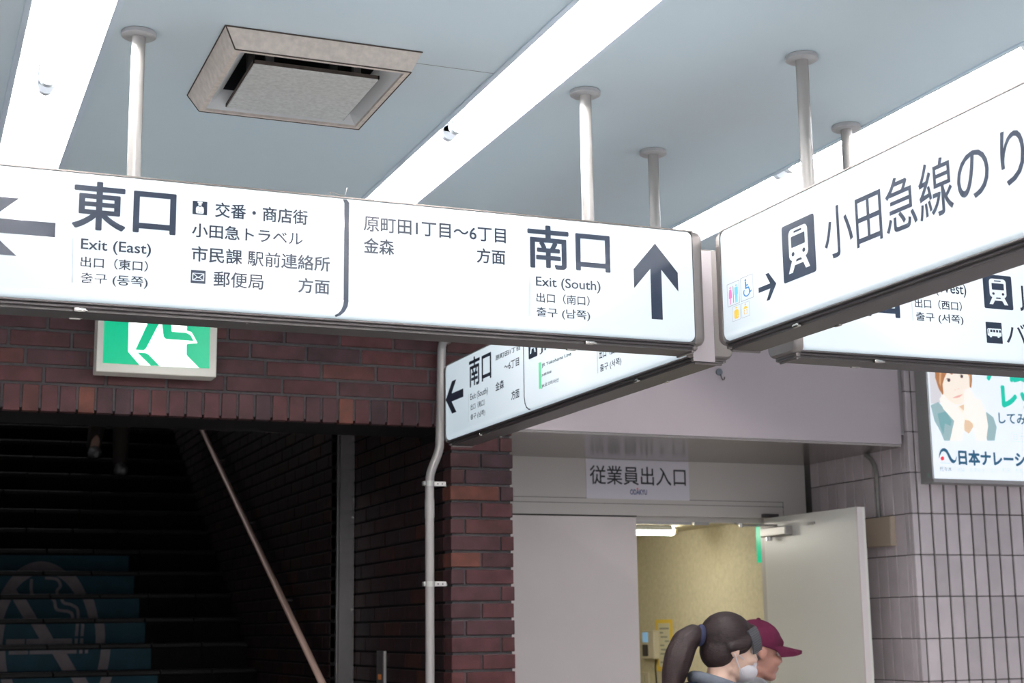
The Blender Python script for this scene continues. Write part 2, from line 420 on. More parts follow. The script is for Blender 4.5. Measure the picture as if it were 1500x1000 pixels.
mb.tube([pA, pB], .006, 8); mb.tube([pB-Vector((0, 0, .01)), pB+Vector((0, 0, .012))], .010, 10); mb.tube([pB, pC+Vector((0, .05, .01))], .006, 8)
mb.build('closer_arm', M_CHROME, clo, True)
mb = MB(); lbox(mb, (.40, -.010, 2.045), (.455, 0, 2.058), .003); mb.build('door_stay', M_GALV, d2)
mb = MB(); mb.box((4.19, YD-.03, 2.108), (4.28, YD, 2.128), .003); mb.build('top_pivot', M_FRAMEDK, d2)
mb = MB(); mb.box((3.47, YD+.045, 2.070), (3.80, YD+.06, 2.084)); mb.box((3.815, YD+.040, 2.068), (3.90, YD+.06, 2.084), .002)
struct(mb.build('trim_6', M_GALV))

# tiled wall
mb = MB(); zs = [1.2862-.1965*i for i in range(-10, 8)]
def tile_f(x0, x1, z0, z1):
    if z1 <= 0.02: return
    mb.box((x0, YT+random.uniform(-.0008, .0008), max(z0, 0)), (x1, YT+.03, min(z1, ZC)), .003, 1)
for z in zs:
    tile_f(XT, 4.5235-.003, z+.002, z+.1965-.002)
    x = 4.5235
    while x < 6.2: tile_f(x+.0065, x+.0777-.0045, z+.002, z+.1965-.002); x += .0777
    y = YT+.036
    if z+.002 < ZC and z+.1945 > .02: mb.box((XT, YT+.032, max(z+.002, 0)), (XT+.02, y+.028, min(z+.1945, ZC)), .002, 1)
    y = 6.0245+.02
    while y < YD-.03:
        if z+.002 < ZC and z+.1945 > .02: mb.box((XT+random.uniform(-.0008, .0008), y+.0025, max(z+.002, 0)), (XT+.02, min(y+.0795-.0025, YD-.002), min(z+.1945, ZC)), .002, 1)
        y += .0795
wrt = struct(mb.build('wall_right', M_TILE))
MB().box((XT+.007, YT+.009, 0), (6.2, YD+.15, ZC)).build('grout', M_GROUT, wrt)

# room behind the staff door
XI, ZI = 4.5, 2.135
mb = MB(); mb.box((XI, YD+.125, 0), (XI+.1, 10.2, 2.5)); struct(mb.build('wall_inner_right', M_INNER))
struct(MB().box((2.5, 10.1, 0), (XI, 10.2, 2.5)).build('wall_inner_back', M_INNER))
struct(MB().box((2.46, YD+.125, 0), (2.56, 10.2, 2.5)).build('wall_inner_left', M_INNER))
struct(MB().box((2.5, YD+.125, ZI), (XI, 10.2, ZI+.1)).build('ceiling_inner', M_INNER))

# ------------------------------------------------------------------ light troughs
WORDS = ['leftmost recessed fluorescent light trough, beside the rod at far left', 'recessed fluorescent light trough right of the dusty air diffuser', 'recessed fluorescent light trough above and behind the train sign']
for (x0, x1), wd in zip(TR, WORDS):
    xc = (x0+x1)/2
    t = thing('light_trough', wd, 'ceiling light', (xc, 1.0, ZC), 'light troughs in the ceiling')
    mb = MB(); y0, y1 = -4.4, 4.95
    mb.box((x0-.004, y0, ZC+.004), (x0+.002, y1, ZC+.112)); mb.box((x1-.002, y0, ZC+.004), (x1+.004, y1, ZC+.112))
    mb.box((x0, y0, ZC+.11), (x1, y1, ZC+.116)); mb.box((x0, y1-.01, ZC), (x1, y1-.004, ZC+.112)); mb.box((x0, y0, ZC), (x1, y0+.006, ZC+.112))
    mb.build('housing', M_TROUGH, t)
    for xa, xb in ((x0-.014, x0+.001), (x1-.001, x1+.014)): MB().box((xa, y0, ZC-.005), (xb, y1, ZC+.003)).build('lip', M_LIP, t)
    yy = 4.12-1.222*7
    while yy < 5.0:
        ya, yb = yy+.07, min(yy+1.222-.03, 4.92)
        if yb-ya > .3:
            MB().tube([(xc, ya, ZC+.052), (xc, yb, ZC+.052)], .0155, 16).build('tube', M_TUBE, t, True)
            for ye, s in ((ya, -1), (yb, 1)):
                if ye < 1.5: continue
                sm = MB(); yo = ye+s*.026
                sm.tube([(xc, ye-s*.004, ZC+.052), (xc, ye+s*.004, ZC+.052)], .0185, 16)
                sm.tube([(xc, ye+s*.002, ZC+.05), (xc, yo, ZC+.05)], .023, 18)
                sm.box((xc-.023, min(ye+s*.002, yo), ZC+.05), (xc+.023, max(ye+s*.002, yo), ZC+.109), .003)
                sm.build('lamp_socket', M_SOCKET, t, True)
        yy += 1.222

# ------------------------------------------------------------------ hanging light-box signs
ZB, ZT, T = 2.304, 2.609, .14
def sign(label, P, u0, u1, rods, latches, capL=True, capR=True):
    c = P.w((u0+u1)/2, T/2, ZB)
    s = thing('hanging_sign', label, 'sign', c, 'illuminated signs hung in a cross')
    W = P.w
    for nm, side in (('light_panel', 0), ('light_panel', 1)):
        dd = (lambda d: d) if side == 0 else (lambda d: T-d)
        a0, a1 = u0+(.028 if capL else .001), u1-(.028 if capR else .001)
        rings = []
        for d, ins in ((0, .010), (.0012, .005), (.004, .0015), (.010, 0), (.034, 0)):
            rings.append([W(u, dd(d), z) for u, z in rrect(a0+ins*.4, ZB+ins, a1-ins*.4, ZT-ins, .016)])
        MB().rings(rings).build(nm, M_FACE, s, True)
    mb = MB(); a, b = u0+.024, u1-.024
    def bx(mb, ua, ub, da, db, za, zb_, bev=0): p, q = W(ua, da, za), W(ub, db, zb_); mb.box(p, q, bev)
    bx(mb, a, b, .034, T-.034, ZB-.002, ZT+.002)
    bx(mb, a, b, .004, T-.004, ZT+.0005, ZT+.004)
    body = mb.build('housing', M_FRAME, s)
    mb = MB()
    bx(mb, a, b, .006, T-.006, ZB-.007, ZB-.0012, .002)
    bx(mb, a, b, .016, T-.016, ZB-.014, ZB-.006, .002)
    mb.build('bottom_rail', M_FRAMEDK, s)
    mb = MB(); bx(mb, a-.01, b+.01, .026, T-.026, ZB-.021, ZB-.013, .001); mb.build('base_plate', mat('bronze_base', (.085, .078, .078), .45, metal=.4), s)
    for on, ua, ub, sg in ((capL, u0, u0+.028, -1), (capR, u1-.028, u1, 1)):
        if not on: continue
        mb = MB(); prof = rrect(-.0015, ZB-.009, T+.0015, ZT+.003, .020)
        # cap rounded both in its profile and towards its outer side
        ue, ui = (ua, ub) if sg < 0 else (ub, ua)
        mb.rings([[W(ui, d, z) for d, z in prof], [W(ue-sg*.012, d, z) for d, z in prof],
                  [W(ue-sg*.004, T/2+(d-T/2)*.975, (ZB+ZT)/2+(z-(ZB+ZT)/2)*.984) for d, z in prof],
                  [W(ue, T/2+(d-T/2)*.93, (ZB+ZT)/2+(z-(ZB+ZT)/2)*.962) for d, z in prof]])
        bx(mb, ui, ue-sg*.014, .016, T-.016, ZB-.019, ZB-.006, .003)
        bx(mb, ui, ue-sg*.020, .026, T-.026, ZB-.026, ZB-.012, .002)
        mb.build('end_cap', M_CAPM, s, True)
    for u in rods:
        q = W(u, T/2, 0)
        rod = MB().tube([(q.x, q.y, ZT+.002), (q.x, q.y, ZC-.006)], .0165, 24).build('rod', M_ROD, s, True)
        mb = MB(); mb.rings([[(q.x+r*math.cos(2*math.pi*i/32), q.y+r*math.sin(2*math.pi*i/32), z) for i in range(32)] for r, z in ((.039, ZC-.013), (.042, ZC-.011), (.042, ZC-.002), (.040, ZC))])
        fl = mb.build('flange', M_FLANGE, rod, True)
    for u, d in latches:
        mb = MB(); p = W(u, d, ZB-.0145)
        bx(mb, u-.014, u+.014, d-.006, d+.006, ZB-.0235, ZB-.0135, .003)
        q = W(u+.006, d, ZB-.020); bx(mb, u-.002, u+.018, d-.008, d+.002, ZB-.0215, ZB-.0185, .001)
        mb.build('latch', M_CHROME, s, True)
    return s

ARROW = [(0, 1), (-.318, .635), (-.318, .385), (-.080, .655), (-.080, 0), (.080, 0), (.080, .655), (.318, .385), (.318, .635)]
def arrow_poly(cx, cz, h, deg, sx=1):
    a = R_(deg); out = []
    for x, y in ARROW:
        y -= .5; X = x*math.cos(a)-y*math.sin(a); Y = x*math.sin(a)+y*math.cos(a); out.append((cx+X*h*sx, cz+Y*h))
    return out

def icon_train(P, s, box):
    P.shapes(s, 'pictogram', M_INK, [rrect(0.0, 0.0, 1, 1, .05)], box, -.0006)
    w = [rrect(.21, .34, .79, .885, .10), [(.36, .35), (.30, .22), (.30, .345), (.36, .355)][:3], [(.30, .355), (.44, .355), (.30, .13), (.175, .13)], [(.56, .355), (.70, .355), (.825, .13), (.70, .13)], [(.38, .30), (.62, .30), (.64, .245), (.36, .245)]]
    P.shapes(s, 'pictogram', M_FACE, w, box, -.0011)
    P.shapes(s, 'pictogram', M_INK, [rrect(.29, .56, .71, .755, .02), rrect(.38, .805, .62, .84, .015), circ(.335, .445, .045, .038), circ(.665, .445, .045, .038)], box, -.0016)

# -- sign 1: arrow, East exit | South exit
P1 = Plane('Y', 3.5)
u_end = 1.987
s1 = sign('white illuminated sign reading 東口 and 南口, divided by a dark line, largest at left', P1, -.22, u_end, [.476, 1.680],
          [(P1.px(118, 450)[0], .018), (onZ(110, 465, ZB-.02).x, T-.03), (P1.px(868, 498)[0], .018), (onZ(842, 509, ZB-.02).x, T-.03)], True, True)
tx = lambda P, s, *a, **k: P.text(s, *a, **k)
HV, LT = .019, .015
tx(P1, s1, '東口', 106, 258.3, (145, 266.3), (144.3, 337.5), M_INK, HV)
tx(P1, s1, 'Exit (East)', 118.3, 221.3, (167.7, 352.7), (216.7, 377), M_INK, .012)
tx(P1, s1, '出口（東口）', 117.7, 216.7, (126.7, 375.5), (213.3, 398), M_INK, .011)
tx(P1, s1, '출구 (동쪽)', 117.5, 216.5, (126, 399), (213.3, 423), M_INK, .011)
tx(P1, s1, '交番・商店街', 315, 450.7, (323, 296.3), (447, 329.5), M_INK, LT)
tx(P1, s1, '小田急トラベル', 281, 443.7, (292.3, 327), (440, 360), M_INK, LT)
tx(P1, s1, '市民課 駅前連絡所', 280.2, 483.3, (291, 360.5), (480, 398), M_INK, LT)
tx(P1, s1, '郵便局', 312.7, 386, (323, 397), (383, 424.5), M_INK, LT)
tx(P1, s1, '方面', 436.7, 482.7, (446.7, 407), (480, 431.5), M_INK, LT)
tx(P1, s1, '原町田1丁目～6丁目', 532.5, 740.7, (545, 317.3), (739, 356.5), M_INK, LT)
tx(P1, s1, '金森', 532.7, 577.3, (544.3, 348.5), (575, 374), M_INK, LT)
tx(P1, s1, '方面', 698.3, 740, (710.7, 363.8), (738.7, 388), M_INK, LT)
tx(P1, s1, '南口', 772.7, 893.3, (802.7, 330.5), (829, 396), M_INK, HV)
tx(P1, s1, 'Exit (South)', 785, 879.5, (822.7, 407.3), (876, 429.8), M_INK, .012)
tx(P1, s1, '出口（南口）', 785.7, 863.5, (795, 428.7), (861, 448), M_INK, .011)
tx(P1, s1, '출구 (남쪽)', 785.7, 864.3, (795, 450), (861.7, 470.5), M_INK, .011)
for x0, x1, ya, yb in ((104.5, 107.8, 349, 414), (774.3, 777.6, 404, 463)):
    P1.shapes(s1, 'accent_bar', M_BAR, [[P1.px(x0, ya), P1.px(x1, ya), P1.px(x1-.3, yb), P1.px(x0-.3, yb)]])
a = P1.px(960.5, 356.5); b = P1.px(961.5, 467.5)
P1.shapes(s1, 'arrow', M_INK, [arrow_poly((a[0]+b[0])/2, (a[1]+b[1])/2, a[1]-b[1], 0)])
a = P1.px(81, 337); hh = .213
P1.shapes(s1, 'arrow', M_INK, [arrow_poly(a[0]-hh/2, a[1], hh, 90)])
top = P1.px(508, 291); botp = P1.px(507, 466); dv = .0062
div = [(top[0]-dv-.004, ZT-.004), (top[0]+.000, ZT-.004), (top[0]+dv, ZT-.012)] + [(top[0]+dv, ZB+.045)] + [(botp[0]-.035+.041*math.cos(R_(q)), ZB+.045+.045*math.sin(R_(q))) for q in (0, -20, -40, -60, -78)] + [(botp[0]-.035+.029*math.cos(R_(q)), ZB+.045+.040*math.sin(R_(q))) for q in (-78, -60, -40, -20, 0)] + [(top[0]-dv, ZB+.045), (top[0]-dv, ZT-.014)]
P1.shapes(s1, 'divider_line', M_INK, [div])
bx = P1.pxbox(282.3, 293.8, 303.2, 315.3)
P1.shapes(s1, 'pictogram', M_INK, [rrect(0, 0, 1, 1, .03)], bx, -.0006)
P1.shapes(s1, 'pictogram', M_FACE, [[(.34, .96), (.66, .96), (.68, .88), (.62, .84), (.38, .84), (.32, .88)], rrect(.39, .66, .61, .85, .07), [(.40, .62), (.5, .56), (.60, .62), (.74, .56), (.77, .42), (.77, .14), (.70, .08), (.30, .08), (.23, .14), (.23, .42), (.26, .56)]], bx, -.0011)
P1.shapes(s1, 'pictogram', M_INK, [[(.36, .22), (.42, .22), (.42, .15), (.40, .15)], [(.50, .20), (.64, .20), (.64, .17), (.50, .17)]], bx, -.0016)
bx = P1.pxbox(279.7, 395, 300.8, 415.8)
P1.shapes(s1, 'pictogram', M_INK, [rrect(0, 0, 1, 1, .02)], bx, -.0006)
P1.shapes(s1, 'pictogram', M_FACE, [[(.10, .20), (.90, .20), (.90, .78), (.10, .78)]], bx, -.0011)
P1.shapes(s1, 'pictogram', M_INK, [[(.18, .73), (.82, .73), (.5, .46)], [(.16, .27), (.16, .68), (.40, .47)], [(.84, .27), (.84, .68), (.60, .47)], [(.22, .25), (.78, .25), (.56, .43), (.5, .39), (.44, .43)]], bx, -.0016)
q = P1.px(503, 287)
mb = MB(); pts = [(q[0]-.03, 3.50, ZT+.006), (q[0]-.034, 3.505, ZT+.012), (q[0]-.024, 3.51, ZT+.014), (q[0]-.005, 3.505, ZT+.006), (q[0]+.005, 3.50, ZT+.008), (q[0]+.009, 3.50, ZT+.026)]
mb.tube(pts, .0012, 6); mb.build('wire_tie', M_GALV, s1, True)

# -- sign 3: arm coming towards the camera, train line
P3 = Plane('X', 2.029)
s3 = sign('white illuminated sign with train pictogram reading 小田急線のり, right of the cross, coming nearest', P3, -3.502, -1.30, [-3.140],
          [(-onX(1168, 472, 2.05).y, .018), (-onZ(1228, 476, ZB-.02).y, T-.03)], True, True)
tx(P3, s3, '小田急線のりば', 1205.5, 1398.3, (1380, 228.3), (1217, 380.5), M_INK, .006, ref='小田急線')
a0 = P3.px(1145.7, 331); a1 = P3.px(1195, 398)
zt_, zb_ = P3.px(1193, 311)[1], P3.px(1195, 397.5)[1]
icon_train(P3, s3, (P3.px(1146.5, 370)[0], zb_, P3.px(1194.3, 355)[0], zt_))
tl = P3.px(1111.5, 425); tip = P3.px(1137.5, 415.5); w_ = tip[0]-tl[0]
zc = P3.px(1137.5, 415)[1]
h_ = P3.px(1122, 400)[1]-P3.px(1122, 440)[1]
A2 = [(1, .5), (.60, 1), (.42, 1), (.66, .595), (0, .595), (0, .405), (.66, .405), (.42, 0), (.60, 0)]
P3.shapes(s3, 'arrow', M_INK, [[(tl[0]+x*w_, zc+(y-.5)*h_) for x, y in A2]])
def icon_box(P, s, corners, fill, seq, name='pictogram'):
    us = [P.px(*c)[0] for c in corners[:2]]; z1, z0 = P.px(*corners[2])[1], P.px(*corners[3])[1]
    b = (us[0], z0, us[1], z1); e = .025; f = .02
    P.shapes(s, name, M_HAIRLINE, [[(0, 0), (1, 0), (1, f), (0, f)], [(0, 1-f), (1, 1-f), (1, 1), (0, 1)], [(0, 0), (e, 0), (e, 1), (0, 1)], [(1-e, 0), (1, 0), (1, 1), (1-e, 1)]], b)
    for m, polys in seq: P.shapes(s, name, m, polys, b)
woman = lambda cx, w: [circ(cx, .80, .07*w, .045), [(cx-.09*w, .73), (cx+.09*w, .73), (cx+.14*w, .55), (cx+.15*w, .34), (cx+.05*w, .34), (cx+.04*w, .08), (cx-.04*w, .08), (cx-.05*w, .34), (cx-.15*w, .34), (cx-.14*w, .55)]]
man = lambda cx, w: [circ(cx, .82, .07*w, .045), [(cx-.15*w, .75), (cx+.15*w, .75), (cx+.16*w, .42), (cx+.11*w, .42), (cx+.10*w, .08), (cx+.02*w, .08), (cx, .40), (cx-.02*w, .08), (cx-.10*w, .08), (cx-.11*w, .42), (cx-.16*w, .42)]]
icon_box(P3, s3, [(1065.5, 430), (1083.5, 430), (1066.5, 416.5), (1067, 450)], None, [(M_PINK, woman(.26, .9)), (M_CYAN, man(.74, .9)), (M_INK, [[(.485, .10), (.515, .10), (.515, .84), (.485, .84)]])])
ring = []
for t in range(140, 390, 16):
    ring.append([(.47+r*math.cos(R_(a)), .33+r*.72*math.sin(R_(a))) for r, a in ((.27, t), (.27, t+17), (.20, t+17), (.20, t))])
icon_box(P3, s3, [(1085.3, 425), (1103.6, 420), (1086, 407.3), (1086.5, 442)], None, [(M_BLUE, [circ(.40, .84, .06, .045), [(.35, .78), (.45, .78), (.46, .64), (.60, .64), (.60, .59), (.46, .59), (.46, .53), (.66, .53), (.76, .32), (.86, .36), (.86, .31), (.73, .25), (.61, .47), (.37, .47)]]+ring)])
icon_box(P3, s3, [(1073, 458), (1085, 455), (1073.3, 449.5), (1074.5, 471)], None, [(M_YELLOW, [circ(.5, .86, .10, .06), rrect(.24, .12, .78, .74, .16)]), (M_FACE, [circ(.66, .27, .06, .05)])])
icon_box(P3, s3, [(1086.5, 455), (1098.3, 450), (1086.8, 444.5), (1087.5, 466)], None, [(M_YELLOW, [circ(.5, .86, .09, .055), [(.40, .74), (.60, .74), (.78, .56), (.22, .56)], [(.30, .50), (.42, .50), (.42, .44), (.36, .44), (.36, .24), (.44, .24), (.44, .18), (.30, .22)], [(.70, .50), (.58, .50), (.58, .44), (.64, .44), (.64, .24), (.56, .24), (.56, .18), (.70, .22)]])])

# -- sign 4: arm going away from the camera
P4 = Plane('X', 2.029)
s4 = sign('white illuminated sign with left arrow and 南口, receding under the big sign towards the brick pillar', P4, -5.735, -3.662, [-3.978],
          [(-onX(704, 637, 2.05).y, .018), (-onZ(745, 640, ZB-.02).y, T-.03), (-onX(934, 556, 2.05).y, .018), (-onZ(980, 559, ZB-.02).y, T-.03)], True, True)
MB().box((2.040, 3.6600, ZB-.021), (2.1075, 3.664, ZT-.004), .001).build('end_plate', M_PLATE, s4)
tx(P4, s4, '南口', 687.3, 719.9, (695, 521.8), (688.3, 567.9), M_INK, HV)
tx(P4, s4, 'Exit (South)', 689, 714.8, (714.3, 566.5), (699.5, 584.5), M_INK, .012)
tx(P4, s4, '出口（南口）', 689.5, 710.2, (709.5, 584.2), (690, 601.2), M_INK, .011)
tx(P4, s4, '출구 (남쪽)', 689.5, 710.8, (710.2, 599), (690, 616.2), M_INK, .011)
tx(P4, s4, '原町田1丁目', 726, 762, (761, 504.8), (727, 528), M_INK, LT)
tx(P4, s4, '～6丁目', 738.6, 760.6, (760.2, 523), (745.8, 541.2), M_INK, LT)
tx(P4, s4, '金森', 726, 738.3, (737.7, 555.3), (726.6, 573), M_INK, LT)
tx(P4, s4, '方面', 749, 761, (760.8, 568), (749.4, 586.2), M_INK, LT)
tx(P4, s4, 'JR横浜線', 790.3, 868, (868, 470), (792, 518.6), M_INK, .012)
tx(P4, s4, 'JR Yokohama Line', 793.5, 837, (835.5, 515.3), (795, 538.9), M_INK, .011)
tx(P4, s4, 'JR橫濱線', 793.5, 808, (807, 542.3), (794.4, 551.8), M_INK, .011)
tx(P4, s4, 'JR요코하마선', 793.5, 818.4, (817.5, 553.3), (794.4, 568.8), M_INK, .011)
tx(P4, s4, '출구 (서쪽)', 879, 910.5, (909, 522.5), (880.5, 546), M_INK, .011)
tx(P4, s4, '出口（西口）', 877.5, 909, (907, 500.5), (879, 526), M_INK, .011)
for m, xx, ya, yb, wd in ((M_BAR, 686.6, 577, 617.5, .006), (M_GREENBAR, 790.9, 530.5, 569.5, .022), (M_BAR, 874.7, 500, 547, .008)):
    u, z1 = P4.px(xx, ya); z0 = P4.px(xx, yb)[1]
    P4.shapes(s4, 'accent_bar', m, [[(u-wd/2, z0), (u+wd/2, z0), (u+wd/2, z1), (u-wd/2, z1)]])
tip = P4.px(653.1, 586.5); tl = P4.px(678.9, 575.7)
P4.shapes(s4, 'arrow', M_INK, [arrow_poly((tip[0]+tl[0])/2, tip[1]+.002, tl[0]-tip[0], 90)])
zc_ = P4.px(653.1, 586.2)[1]
u0_ = P4.px(767.8, 560)[0]; dv = .0035
cur = [(u0_-dv, ZT-.006), (u0_+dv, ZT-.006), (u0_+dv, ZB+.055)] + [(u0_+dv+.05-.05*math.cos(R_(q)), ZB+.055-.050*math.sin(R_(q))) for q in (25, 50, 75, 90)] + [(u0_+dv+.05-.057*math.cos(R_(q)), ZB+.055-.054*math.sin(R_(q))) for q in (90, 75, 50, 25, 0)]
P4.shapes(s4, 'divider_line', M_INK, [cur])
uL, zL = P4.px(774.6, 526.6); uR, _ = P4.px(787.5, 521.5)
icon_train(P4, s4, (uL, zL, uR, zL+.135))

# -- sign 5: arm going right, west exit
P5 = Plane('Y', 3.5)
s5 = sign('white illuminated sign with bus pictogram and 西口, lower right, mostly behind the train sign', P5, 2.268, 4.30, [2.529],
          [(P5.px(1292, 526)[0], .018), (onZ(1256, 536, ZB-.02).x, T-.03)], True, True)
tx(P5, s5, '西口', 1199, 1316.7, (1225, 397), (1315, 467.5), M_INK, HV)
tx(P5, s5, 'Exit (West)', 1340, 1415, (1375, 413), (1411.7, 436), M_INK, .012)
tx(P5, s5, '出口（西口）', 1340, 1408.5, (1348.3, 437), (1406, 455.5), M_INK, .011)
tx(P5, s5, '출구 (서쪽)', 1341.7, 1410.8, (1350, 457), (1408.3, 476.3), M_INK, .011)
u, z1 = P5.px(1333, 404); z0 = P5.px(1334, 469.5)[1]
P5.shapes(s5, 'accent_bar', M_BAR, [[(u-.002, z0), (u+.002, z0), (u+.002, z1), (u-.002, z1)]])
icon_train(P5, s5, P5.pxbox(1438.5, 401, 1484.5, 454.5))
bx = P5.pxbox(1443.3, 471, 1469, 503.6)
P5.shapes(s5, 'pictogram', M_INK, [rrect(0, 0, 1, 1, .03)], bx, -.0006)
P5.shapes(s5, 'pictogram', M_FACE, [rrect(.08, .34, .95, .70, .07), circ(.27, .34, .08, .07), circ(.75, .34, .08, .07)], bx, -.0011)
P5.shapes(s5, 'pictogram', M_INK, [rrect(x, .52, x+.13, .64, .015) for x in (.25, .43, .61, .79)] + [[(.13, .44), (.17, .44), (.17, .66), (.13, .66)]], bx, -.0016)
tx(P5, s5, 'バスのりば', 1473.6, 1503, (1490, 474.5), (1478, 502), M_INK, .006, ref='バ')
tx(P5, s5, 'JR横浜線', 1493, 1585, (1495, 412), (1495, 455), M_INK, .012)

# ------------------------------------------------------------------ ceiling air diffuser
ac = thing('air_diffuser', 'dusty beige square air conditioning diffuser with drop plate on the ceiling', 'air vent', (.92, 3.71, ZC))
x0, x1, y0, y1 = .665, 1.169, 3.450, 3.970; zb = 2.945; i1, i2 = .027, .041
def rect(x0, x1, y0, y1, z): return [(x0, y0, z), (x1, y0, z), (x1, y1, z), (x0, y1, z)]
mb = MB(); mb.rings([rect(x0, x1, y0, y1, ZC), rect(x0+i1, x1-i1, y0+.012, y1-.035, zb), rect(x0+i2, x1-i2, y0+.026, y1-.047, zb), rect(x0+i2, x1-i2, y0+.026, y1-.047, ZC)], cap=False)
mb.build('outer_frame', M_ACFRAME, ac)
mb = MB()
for p, q in (((x0, y0, ZC-.002), (x1, y0, ZC-.002)), ((x0+i1, y0+.012, zb), (x1-i1, y0+.012, zb)), ((x0, y0, ZC-.001), (x0+i1, y0+.012, zb)), ((x0, y1, ZC-.001), (x0, y0, ZC-.001)), ((x0, y1, ZC-.001), (x0+i1, y1-.035, zb)), ((x0+i1, y1-.035, zb), (x1-i1, y1-.035, zb)), ((x1-i1, y0+.012, zb), (x1-i1, y1-.035, zb))):
    mb.tube([p, q], .0018, 6)
mb.build('dirt_line', M_DUST, ac)
mb = MB(); a0, a1, b0, b1 = x0+i2, x1-i2, y0+.026, y1-.047
mb.rings([rect(a0+.001, a1-.001, b0+.001, b1-.001, zb+.006), rect(a0+.040, a1-.040, b0+.02, b1-.035, ZC-.002)], cap=False)
mb.build('inner_cone', M_ACWHITE, ac)
mb = MB(); mb.rings([rect(a0+.040, a1-.040, b0+.02, b1-.035, ZC-.002), rect(a0+.045, a1-.045, b0+.02, b1-.04, ZC+.09)], cap=False); mb.box((a0, b0, ZC+.09), (a1, b1, ZC+.1)); mb.build('duct', M_BLACK, ac)
mb = MB(); mb.box((.758, 3.553, zb+.003), (1.083, 3.893, zb+.014), .002); mb.build('drop_plate', M_ACPANEL, ac)
mb = MB()
for p, q in (((.758, 3.553), (1.083, 3.553)), ((.758, 3.893), (.758, 3.553)), ((1.083, 3.553), (1.083, 3.893)), ((.758, 3.893), (1.083, 3.893))):
    mb.box((min(p[0], q[0])-.002, min(p[1], q[1])-.002, zb+.006), (max(p[0], q[0])+.002, max(p[1], q[1])+.002, zb+.0155))
mb.build('plate_rim', M_DUST, ac)
for xx in (.80, 1.03):
    for yy in (3.60, 3.83): MB().box((xx, yy, zb+.014), (xx+.02, yy+.02, ZC+.09)).build('plate_hanger', M_GALV, ac)

# ------------------------------------------------------------------ emergency exit sign on the brick wall
PE = Plane('Y', 5.90)
ex0, ez0 = PE.px(140.5, 545); ex1 = PE.px(317, 550)[0]; ez0 = PE.px(230, 548)[1]; ez1 = ez0+.40
es = thing('exit_sign', 'green and white lit emergency exit sign on the brick wall above the stairs', 'exit sign', ((ex0+ex1)/2, 5.95, ez0))
mb = MB(); mb.box((ex0, 5.902, ez0), (ex1, 6.0, ez1), .004); mb.build('case', M_EXITFR, es)
fx0 = PE.px(151, 520)[0]; fx1 = PE.px(307, 520)[0]; fz0 = PE.px(230, 535.5)[1]; fz1 = ez1-.028
mb = MB(); mb.box((fx0, 5.8985, fz0), (fx1, 5.904, fz1)); mb.build('lit_panel', M_GREEN, es)
E2 = lambda pts: [PE.px(x/3.745, 450+y/3.745) for x, y in pts]
PF = Plane('Y', 5.8985); EF = lambda pts: [PF.px(x/3.745, 450+y/3.745) for x, y in pts]
dl, dr = EF([(703, 100)])[0][0], EF([(1022, 100)])[0][0]
low = EF([(703, 243), (768, 317), (1092, 333), (1022, 262)]); foot = EF([(1022, 200), (1082, 196), (1050, 136), (1022, 128)])
PF.shapes(es, 'doorway_symbol', M_EXITW, [[(dl, fz1-.03)] + low + [(dr, fz1-.03)], foot], None, -.0006)
hx, hz = (dl+dr)/2+.03, fz1-.065
runner = [EF([(823, 60), (888, 60), (800, 228), (788, 236), (742, 233)]), EF([(752, 248), (800, 250), (815, 258), (877, 322), (826, 320)]), EF([(886, 60), (936, 60), (943, 134), (1022, 139), (1046, 153), (1064, 186), (908, 174), (896, 160)])]
z2 = EF([(860, 60)])[0]; w2 = EF([(823, 60)])[0][0]; w3 = EF([(936, 60)])[0][0]
runner += [[(w2, z2[1]), (w3, z2[1]), (w3+.012, z2[1]+.10), (w2+.03, z2[1]+.10)], circ(hx, hz, .026), [(w2+.03, z2[1]+.10), (w2-.03, z2[1]+.06), (w2-.04, z2[1]+.075), (w2+.02, z2[1]+.125), (w3+.02, z2[1]+.125), (w3+.06, z2[1]+.07), (w3+.05, z2[1]+.055), (w3+.008, z2[1]+.09)]]
PF.shapes(es, 'runner_symbol', M_GREEN, runner, None, -.0012)
for xx in (ex0-.003, ex1+.001): MB().tube([(xx, 5.93, ez0+.10), (xx+.002, 5.93, ez0+.10)], .004, 8).build('screw', M_GALV, es)

# ------------------------------------------------------------------ drain pipe
pp = thing('drain_pipe', 'grey painted drain pipe with an S bend beside the brick pillar', 'pipe', (2.034, 5.955, 0))
def pxp(x, y, Y): p = onY(x, y, Y); return Vector((p.x, p.y, p.z))
Yp = 5.962
path = [pxp(629.3, 1000, Yp)]; path[0].z = 0
xl, zl = pxp(629.3, 740, Yp).x, pxp(629.3, 705, Yp).z
path += [Vector((xl, Yp, .6)), Vector((xl, Yp, 1.2)), Vector((xl, Yp, zl-.02))]
A = Vector((xl, Yp, zl)); Bq = pxp(644, 648, Yp)
for i in range(1, 9):
    t = i/9; sm = t*t*(3-2*t); path.append(Vector((A.x+(Bq.x-A.x)*sm, Yp-.004*sm, A.z+(Bq.z-A.z)*t)))
path += [Bq, pxp(645.5, 600, Yp-.004), pxp(646.5, 530, Yp-.004)]
e0 = pxp(647, 512, Yp-.004); path.append(e0)
for a in (20, 40, 60, 80): path.append(e0+Vector((.035*(1-math.cos(R_(a))), .035*(1-math.cos(R_(a)))*.7, .05*math.sin(R_(a)))))
path.append(e0+Vector((.05, .06, .052)))
MB().tube(path, .0185, 20).build('pipe_run', M_PIPE, pp, True)
z0, z1 = pxp(629, 758, Yp).z, pxp(629, 731, Yp).z
MB().tube([(xl, Yp, z0), (xl, Yp, z1)], .0205, 20).build('pipe_sleeve', M_PIPE, pp, True)
